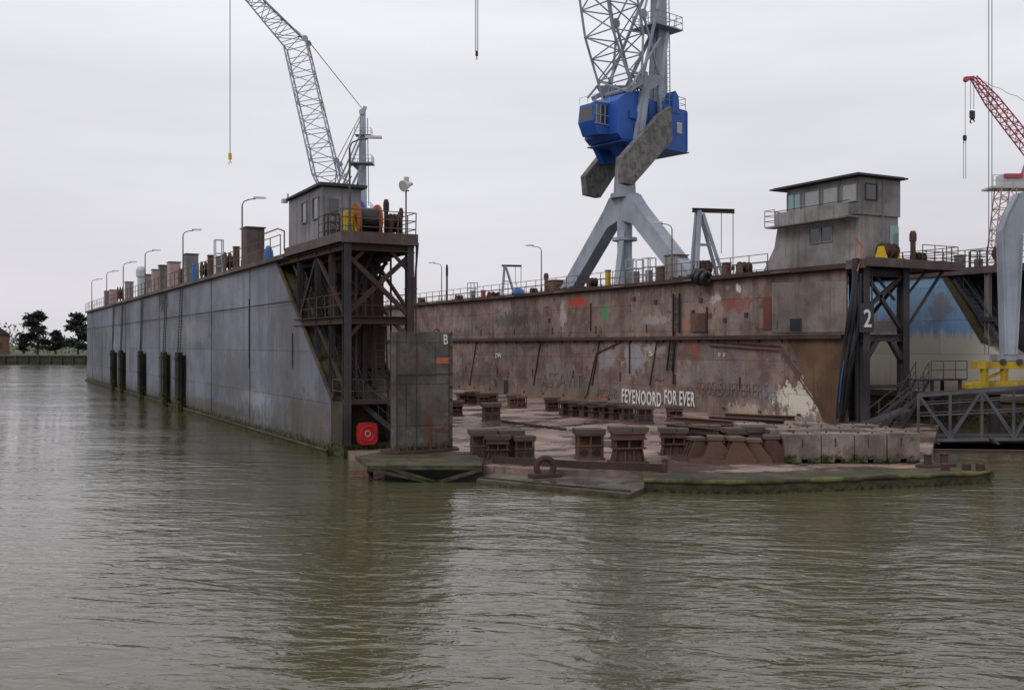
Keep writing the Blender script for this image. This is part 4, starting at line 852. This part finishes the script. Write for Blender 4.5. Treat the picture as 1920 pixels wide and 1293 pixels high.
m=MB(); m.tube((17.5,41.9,12.28),(17.15,41.75,12.15),.12,14,.26); m.tube((17.65,41.95,12.33),(17.5,41.9,12.28),.09,12); m.bev(17.32,17.52,41.9,42.1,12.4,12.62,.02); m.beam((17.4,42,12.0),(17.4,42,12.42),.05); make(m,'lamp_head',M_lampw,sp_)
# ---------- keel blocks ----------
def blockA():
    r=thing('keel_block',"rusty steel keel block with round holes on dock floor","keel block",(0,0,0),group="keel blocks on the dock floor")
    m=MB(); m.bev(-.58,.58,-.45,.45,0,.09,.02); m.bev(-.55,.55,-.42,.42,.55,.61,.02)
    for x_ in (-.52,-.03,.46):
        for y_ in (-.4,.3): m.box(x_,x_+.06,y_,y_+.1,.61,1.0)
        m.box(x_,x_+.06,-.4,.4,.09,.55)
    m.box(-.5,.5,-.05,-.01,.61,1.0); m.box(-.5,.5,.34,.38,.09,.55); m.box(-.5,.5,-.36,-.32,.09,.55); m.box(-.57,.57,-.44,.44,1.0,1.06); make(m,'frame',M_rust,r,local=True)
    for x_ in (-.27,.22):
        m=MB(); m.tube((x_,-.385,.32),(x_,-.365,.32),.13,14); m.torus((x_,-.37,.32),(0,1,0),.14,.02,14,6); make(m,'hole',M_black,r,local=True)
    for k_ in range(3): make(MB().bev(-.6-.02*k_,.6-.02*k_,-.45+k_*.305,-.16+k_*.305,1.062,1.28,.02),'timber_cap',M_timber,r,local=True)
    return r
def frus(m,a,b_,y0,y1,z0,z1): m.add([(-a,-y0,z0),(a,-y0,z0),(a,y0,z0),(-a,y0,z0),(-b_,-y1,z1),(b_,-y1,z1),(b_,y1,z1),(-b_,y1,z1)],BOXF)
def blockB():
    r=thing('keel_block',"tapered rusty keel block stack on dock floor","keel block",(0,0,0),group="keel blocks on the dock floor")
    m=MB(); m.bev(-.7,.7,-.45,.45,0,.06,.015); frus(m,.50,.42,.28,.24,.06,.52)
    for x_ in (-.58,-.2,.15,.52): m.prism([(x_,-.42,.06),(x_,.42,.06),(x_*.85,.34,.52),(x_*.85,-.34,.52)],(.05,0,0))
    m.bev(-.62,.62,-.42,.42,.52,.58,.015)
    for x_ in (-.55,-.05,.45): m.box(x_,x_+.08,-.36,.36,.58,.86)
    m.box(-.5,.5,-.03,.03,.58,.86); m.bev(-.64,.64,-.44,.44,.86,.92,.015); m.box(-.58,.58,-.38,.38,.92,1.08); m.bev(-.64,.64,-.44,.44,1.08,1.14,.015)
    make(m,'frame',M_rust,r,local=True)
    make(MB().bev(-.7,.1,-.4,.4,1.145,1.34,.02),'timber_cap',M_timber,r,local=True); make(MB().bev(.12,.72,-.38,.38,1.145,1.32,.02),'timber_cap',M_timber,r,local=True); return r
pA=blockA(); pB=blockB(); used={'A':False,'B':False}
rnd=random.Random(11)
def put(px,py,kind='A',s=1,rot=None,zb=ZD):
    p=onZ(px,py,zb); r_=rot if rot is not None else rnd.uniform(-.08,.08)-.15
    src={'A':pA,'B':pB}[kind]; sc_=(s*rnd.uniform(.93,1.07),s,s*rnd.uniform(.9,1.06))
    if not used[kind]: used[kind]=True; src.location=p; src.rotation_euler=(0,0,r_); src.scale=sc_
    else: copy_thing(src,p,r_,sc_)
for px,py,kd,s in ((905,860,'A',.9),(932,861,'B',.75),(958,858,'A',.9),(982,860,'A',.78),(1105,860,'A',.95),(1177,866,'B',1.0),
   (921,790,'A',.95),(1208,793,'A',.9),(1265,790,'B',.8)):
    put(px,py,kd,s,rot=-.35+rnd.uniform(-.06,.06))
for i in range(7): put(1062+i*19,779+i*1.6,'AB'[i%2],.78)
for px,py in ((868,757),(885,757),(905,759),(922,758),(963,765),(976,765),(855,780),(1035,771)): put(px,py,'AB'[px%2],.75)
def cradle():
    r=thing('bilge_cradle',"rusty sloped bilge cradle lying on dock floor","bilge cradle",(0,0,0),group="bilge cradles stacked near the bow")
    pr=lambda y:[(-.9,y,0),(.9,y,0),(.9,y,.12),(.35,y,.85),(-.1,y,.85),(-.35,y,.2),(-.9,y,.12)]
    m=MB(); m.prism(pr(-.35),(0,.06,0)); m.prism(pr(.3),(0,.06,0)); m.prism(pr(-.03),(0,.06,0))
    m.box(-.9,.9,-.29,-.03,.0,.1); m.box(-.9,.9,.03,.3,0,.1); m.box(-.1,.35,-.35,.36,.85,.9); make(m,'side_plate',M_rust,r,local=True)
    make(MB().bev(-.2,.45,-.4,.42,.9,1.04,.02),'timber_cap',M_timber,r,local=True); return r
pC=cradle(); first=True
for px,py,s,ro_ in ((1335,866,1.0,-.5),(1372,868,1.0,-.45),(1408,866,.9,-.5),(1300,862,.9,-.4),(1440,864,1.0,-.5)):
    p=onZ(px,py,ZD); ro_+=rnd.uniform(-.25,.25)
    if first: pC.location=p;pC.rotation_euler=(0,0,ro_);pC.scale=(s,)*3; first=False
    else: copy_thing(pC,p,ro_,s)
for px,py,kd,s in ((1262,852,'B',.9),(1290,848,'A',.85),(1322,846,'B',.9),(1356,842,'A',.95),(1385,856,'A',1.0),(1425,856,'B',1.0),(1462,860,'A',.95),(1275,838,'A',.8),(1308,832,'B',.8),(1345,830,'A',.8),(1400,838,'B',.85),(1440,838,'A',.9)): put(px,py,kd,s,rot=-.5+rnd.uniform(-.15,.15))
for i,(a,b_,zz) in enumerate((((1250,845),(1340,858),1.15),((1262,835),(1372,846),1.3),((1330,832),(1470,842),1.25),((1360,826),(1490,834),1.3))):
    p=onZ(a[0],a[1],ZD);q_=onZ(b_[0],b_[1],ZD); p.z=q_.z=zz+.33; o=make(MB().ibeam(p,q_,.3,.22),'steel_beam',M_rust if i%2 else M_rustd,origin=(p+q_)/2); tag(o,"rusty steel beam laid across keel blocks","steel beam","steel beams on the keel blocks")
def cblock():
    r=thing('concrete_block',"weathered pale concrete block with notch on dock bow","concrete block",(0,0,0),group="concrete blocks on the dock bow")
    m=MB(); h=1.12; w2=.62; m.prism([(-w2+.015,-.55,0),(-.12,-.55,0),(-.12,-.55,.14),(.12,-.55,.14),(.12,-.55,0),(w2-.015,-.55,0),(w2-.015,-.55,h-.03),(w2-.04,-.55,h),(-w2+.04,-.55,h),(-w2+.015,-.55,h-.03)],(0,1.1,0))
    make(m,'body',M_conc,r,local=True)
    for x_ in (-.25,.3): make(MB().torus((x_,0,h-.02),(1,0,0),.07,.02,10,6),'lifting_loop',M_rustd,r,local=True)
    make(MB().box(-.12,-.07,-.56,-.55,.6,.95),'slot',M_rustd,r,local=True); return r
pc=cblock(); firstc=True
o1=onZ(1508,868,.43); o2=onZ(1697,867,.43); dr_=(o2-o1)/3; ang=math.atan2(dr_.y,dr_.x); nb=V((-dr_.y,dr_.x,0)).normalized()
for row in range(4):
    for c_ in range(4):
        if row==3 and c_>2: continue
        p=o1+dr_*c_+nb*(.6+row*1.22)+dr_.normalized()*(rnd.uniform(-.03,.03)-row*.3); p.z=.43; s_=(dr_.length/1.27,1,rnd.uniform(.97,1.03) if row<1 else rnd.uniform(1.0,1.12))
        ro_=ang+rnd.uniform(-.03,.03)
        if firstc: pc.location=p;pc.rotation_euler=(0,0,ro_);pc.scale=s_;firstc=False
        else: copy_thing(pc,p,ro_,s_)
p=onZ(1022,888,.3); m=MB(); m.torus(p+V((0,0,.25)),(.25,1,0),.32,.12,20,10); m.bev(p.x-.6,p.x+.6,p.y-.25,p.y+.25,.15,.33,.03); tag(make(m,'mooring_chock',M_rustd,origin=p),"rusty round mooring chock on dock bow edge","mooring chock")
p=onZ(1247,884,ZD); m=MB(); m.tube(p,p+V((0,0,.42)),.09,12); m.tube(p+V((0,0,.42)),p+V((0,0,.48)),.13,12); tag(make(m,'mooring_post',M_rust,origin=p),"small rusty mooring post on dock bow","mooring post")
m=MB(); p=onZ(1755,874,.42)
m.bev(p.x-.8,p.x+.8,p.y-.3,p.y+.3,.4,.52,.03)
for dx in (-.45,.45): m.tube((p.x+dx,p.y,.5),(p.x+dx,p.y,.85),.14,12); m.tube((p.x+dx,p.y,.85),(p.x+dx,p.y,.9),.18,12)
tag(make(m,'double_bollard',M_rustd,origin=p),"dark double bollard on mossy bow corner","bollard")
p=onX(1262,770,XR0-.6); m=MB(); m.torus(p+V((0,0,-.6)),(1,0,0),.5,.07,18,6,math.pi,2*math.pi); m.beam(p+V((0,-.6,-.6)),p+V((0,-.6,.3)),.1);m.beam(p+V((0,.6,-.6)),p+V((0,.6,.3)),.1); tag(make(m,'hanging_hose',M_black,origin=p),"black hose looped on rusty wall","hose")
# ---------- second (blue) dock ----------
XB=56.0
d2=thing('floating_dock',"neighbouring floating dock with peeling sky blue wall","floating dock",(58,90,0))
ye=onX(1768,515,XB).y; ye2=onX(1842,640,XB).y
yc=26.0
m=MB().prism([(XB,YE,1.9),(XB,yc,1.9),(XB,yc,4.4),(XB,ye2-1.2,4.4),(XB,ye2,5.2),(XB,ye,9.5),(XB,YE,9.5)],(3.5,0,0)); w2_=make(m,'wing_wall',M_lblue,d2,label="dock wall with peeling sky blue and cream paint")
m=MB(); m.prism([(XB-.03,ye+.1,9.45),(XB-.03,ye-.35,9.45),(XB-.03,ye2-.45,5.1),(XB-.03,ye2+.05,5.1)],(.5,0,0)); make(m,'sloping_end_plate',M_rake,w2_)
m=MB(); m.box(XB-.15,XB+3.7,yc,YE,9.5,9.95); make(m,'walkway',M_rim,w2_)
m=MB(); m.box(XB-.4,XB+3.8,yc,YE,1.5,1.89); m.box(XB-.2,XB+14,yc,YE,-1,1.5); make(m,'pontoon_deck',M_rake,d2)
m=MB(); m.stair((XB+.5,ye-.8,9.2),(XB+.5,ye2-1.5,4.6),.9,(1,0,0),16); make(m,'stair',M_frame,w2_)
for y_ in (ye2-.3,ye2-3.0,ye2-6): make(MB().ibeam((XB+.15,y_,4.4),(XB+.15,y_,9.5),.3,.3,(0,1,0)),'column',M_cabin2,w2_)
make(MB().beam((XB+.1,ye2-6,6.6),(XB+.1,ye2,6.6),.3),'cross_beam',M_frame,w2_); make(MB().box(XB+2.6,XB+2.7,yc,ye+1,4.4,9.5),'back_plate',M_frame,w2_)
m=MB(); m.rail([(XB-.1,YE,9.95),(XB-.1,yc,9.95)],1.1,1.6,.035,3)
for i in range(10): m.beam((XB+.5,50-i*1.3,9.95),(XB+.5,50-i*1.3,11.0+.2*(i%3)),.06)
make(m,'railing',M_rail,w2_)
for px,w_,yt,kd,mt in ((1835,20,470,'cage',M_rust),(1880,26,455,'winch',M_rust),(1800,16,478,'box',M_cabin2),(1908,16,450,'vent',M_galv)):
    gear(px,w_,yt,XB+1.4,kd,mt,"deck machinery on blue dock wall",'deck_machinery','machinery',9.95)
# ---------- gangway ----------
gw=thing('gangway_bridge',"grey steel truss gangway leading to dock","gangway",tuple(onD(1800,830,52).xy)+(0,))
for dd in (51,53.2):
    m=MB()
    L0=onD(1722,833,dd);L1=onD(2080,828,dd);U0=onD(1722,742,dd);U1=onD(2080,715,dd)
    L0.z=.12;L1.z=.24;U0.z=2.4;U1.z=3.1
    m.beam(L0,L1,.12,.16);m.beam(U0,U1,.1,.14);m.beam(L0.lerp(U0,.55),L1.lerp(U1,.55),.05,.06);m.beam(L0.lerp(U0,.8),L1.lerp(U1,.8),.04,.05)
    n_=6
    for i in range(n_+1): m.beam(L0.lerp(L1,i/n_),U0.lerp(U1,i/n_),.1)
    for i in range(n_):
        if i%2: m.beam(L0.lerp(L1,i/n_),U0.lerp(U1,(i+1)/n_),.08)
        else: m.beam(U0.lerp(U1,i/n_),L0.lerp(L1,(i+1)/n_),.08)
    make(m,'truss',M_gang,gw)
m=MB(); m.prism([vw(20.6,51.1,.22),vw(31.5,51.1,.27),vw(31.5,53.1,.27),vw(20.6,53.1,.22)],(0,0,.06)); m.prism([vw(17.6,51.3,.5),vw(20.6,51.3,1.6),vw(20.6,52.9,1.6),vw(17.6,52.9,.5)],(0,0,.06)); make(m,'walkway',M_frame,gw)
for dd in (51.3,52.9):
    m=MB(); m.beam(vw(18.6,dd,.5),vw(21.2,dd,2.5),.12,.14); m.beam(vw(18.8,dd,1.5),vw(21.2,dd,3.4),.05); m.beam(vw(19.5,dd,1.1),vw(19.5,dd,2.1),.05);m.beam(vw(20.6,dd,2.0),vw(20.6,dd,3.0),.05); make(m,'ramp_side',M_frame,gw)
m=MB().prism([vw(19.6,46.5,.0),vw(33,45.0,.0),vw(33,50.9,.0),vw(20.2,50.9,.0)],(0,0,-.6)); m.prism([vw(19.6,46.5,.0),vw(33,45.0,.0),vw(33,45.4,.0),vw(19.7,46.9,.0)],(0,0,.12)); make(m,'float',M_rustd,gw)  # dark slab added to stand in for pontoon and quay shadows below the gangway
for lx in (21.5,24.5,27.5): make(MB().beam(vw(lx,50,-.1),vw(lx,51.2,.3),.14),'shadow_slab_post',M_rustd,gw)
yj=thing('jetty_carrier',"yellow painted steel carrier beam beside gangway","steel carrier",tuple(onD(1890,700,54.6).xy)+(0,))
m=MB(); D1=54.4; z1=onD(1850,676,D1).z; z0=onD(1850,729,D1).z
m.prism([vw((1833-960)/F*D1,D1,z1-.45),vw(36,D1,z1-.45),vw(36,D1,z1-.05),vw((1833-960)/F*D1,D1,z1-.05)],AWAY*.8)
m.prism([vw((1816-960)/F*D1,D1,z0),vw(36,D1,z0),vw(36,D1,z0+.42),vw((1840-960)/F*D1,D1,z0+.42),vw((1816-960)/F*D1,D1,z0+.25)],AWAY*.8)
for lx in (25.9,27.0,29.4,31.5,34): m.beam(vw(lx,D1+.2,z0+.42),vw(lx,D1+.2,z1-.45),.3)
m.beam(vw(25.9,D1+.3,z0+.5),vw(27.0,D1+.3,z1-.6),.15)
make(m,'beam',M_yel2,yj)
m=MB()
for lx in (26.6,31): m.tube(vw(lx,D1+.5,-1),vw(lx,D1+.5,z0-.3),.3,12)
m.prism([vw(25.2,D1-.1,z0-.3),vw(36,D1-.1,z0-.3),vw(36,D1+1.5,z0-.3),vw(25.2,D1+1.5,z0-.3)],(0,0,.29)); make(m,'support',M_frame,yj)
gl=thing('gantry_crane',"large pale grey gantry crane leg beside gangway","crane",tuple(onD(1900,672,D1).xy)+(2,))
m=MB(); pl=[onD(px,py,D1) for px,py in ((1886,664),(1879,432),(1890,400),(1910,362),(1950,350),(2060,350),(2060,392),(1955,396),(1918,440),(1906,664))]
m.prism(pl,AWAY*.7)
for p_,q_ in (((1886,664),(1879,432)),((1879,432),(1890,400)),((1890,400),(1910,362)),((1906,664),(1918,440))):
    m.beam(onD(p_[0],p_[1],D1-.04),onD(q_[0],q_[1],D1-.04),.08,.1,AWAY)
make(m,'leg',M_cgrey,gl)
m=MB(); c_=onD(1894,668,D1); dz=lambda z:V((0,0,z)); m.prism([c_-RIGHT*.7+dz(-.25),c_+RIGHT*.9+dz(-.25),c_+RIGHT*.9+dz(.1),c_-RIGHT*.7+dz(.1)],AWAY*.9); make(m,'foot_plate',M_cabin,gl)
for k_ in (-.4,.5): make(MB().tube(c_+RIGHT*k_+dz(-.3)-AWAY*.12,c_+RIGHT*k_+dz(-.3)+AWAY*.9,.17,12),'wheel',M_frame,gl)
rc=thing('red_crane',"distant red lattice jib crane with hanging hooks","crane",tuple(onD(1960,600,150).xy)+(1.5,))
Dr=150; tip=onD(1826,146,Dr); ft=onD(1962,318,Dr)
def sec2(c,h):
    dirv=(ft-tip).normalized(); n_=dirv.cross(AWAY).normalized(); return (V(c),n_*h,AWAY*h)
m=MB(); m.lattice([sec2(tip,.35),sec2(tip.lerp(ft,.25),.75),sec2(ft,.9)],[4,11],.1,.06); m.beam(tip,onD(1808,148,Dr),.5,.5); m.tube(onD(1812,149,Dr)-AWAY*.3,onD(1812,149,Dr)+AWAY*.3,.4,12); make(m,'jib',M_redc,rc)
m=MB(); m.prism([onD(px,py,Dr) for px,py in ((1935,330),(2010,330),(2010,260),(1960,255))],AWAY*4); make(m,'machine_house',M_redc,rc)
m=MB(); m.lattice([(onD(1970,330,Dr)+AWAY*2,RIGHT*1.5,AWAY*1.5),(onD(1970,620,Dr)+AWAY*2,RIGHT*2,AWAY*2)],[8],.15,.09); make(m,'tower',M_pink,rc)
for px,a,b_ in ((1820,150,205),(1826,150,205),(1810,150,255),(1807,262,335),(1811,262,335)): make(MB().tube(onD(px,a,Dr),onD(px,b_,Dr),.04,5),'hoist_rope',M_chain,rc)
m=MB(); pth=[onD(1846+k_*15,152+k_*7+(3 if k_%2 else 0),Dr) for k_ in range(6)]; m.path(pth,.035,5); make(m,'stay_rope',M_chain,rc)
for px,py,s in ((1823,215,.5),(1809,258,.3)):
    m=MB(); c_=onD(px,py,Dr); m.bev(c_.x-s,c_.x+s,c_.y-.2,c_.y+.2,c_.z-s*1.2,c_.z+s*1.2,.1); m.torus(c_+V((0,0,-s*2)),AWAY,s*.6,s*.22,12,6,math.pi*.6,math.pi*2.1); make(m,'hook',M_black,rc)
lm=thing('lattice_mast',"faded red and white lattice mast with service platform","mast",tuple(onD(1880,600,120).xy)+(1.5,))
m=MB(); m.lattice([(onD(1886,352,120),RIGHT*.9,AWAY*.9),(onD(1872,470,120),RIGHT*.9,AWAY*.9),(onD(1872,640,120),RIGHT*1.0,AWAY*1.0)],[6,8],.08,.05); make(m,'mast_lattice',M_pink,lm)
m=MB(); a=onD(1862,352,120);b=onD(1960,352,120); m.prism([a,b,b+AWAY*3,a+AWAY*3],(0,0,.25)); m.rail([a+V((0,0,.25)),b+V((0,0,.25))],1.3,1.2,.05); a2=onD(1882,348,120); m.prism([a2,a2+RIGHT*2.6,a2+RIGHT*2.6+V((0,0,1.4)),a2+V((0,0,1.4))],AWAY*2); make(m,'platform',M_lampw,lm)
m=MB(); a2=onD(1884,333,119.8); m.prism([a2,a2+RIGHT*2.2,a2+RIGHT*2.2+V((0,0,.5)),a2+V((0,0,.5))],AWAY*.1); make(m,'red_panel',M_redc,lm)
hc=thing('hoist_cable',"pair of long vertical steel hoist cables","cable",tuple(onD(1857,470,90).xy)+(8,))
for px in (1854,1860): make(MB().tube(onD(px,-200,90),onD(px,465,90),.035,6),'wire_rope',M_chain,hc)
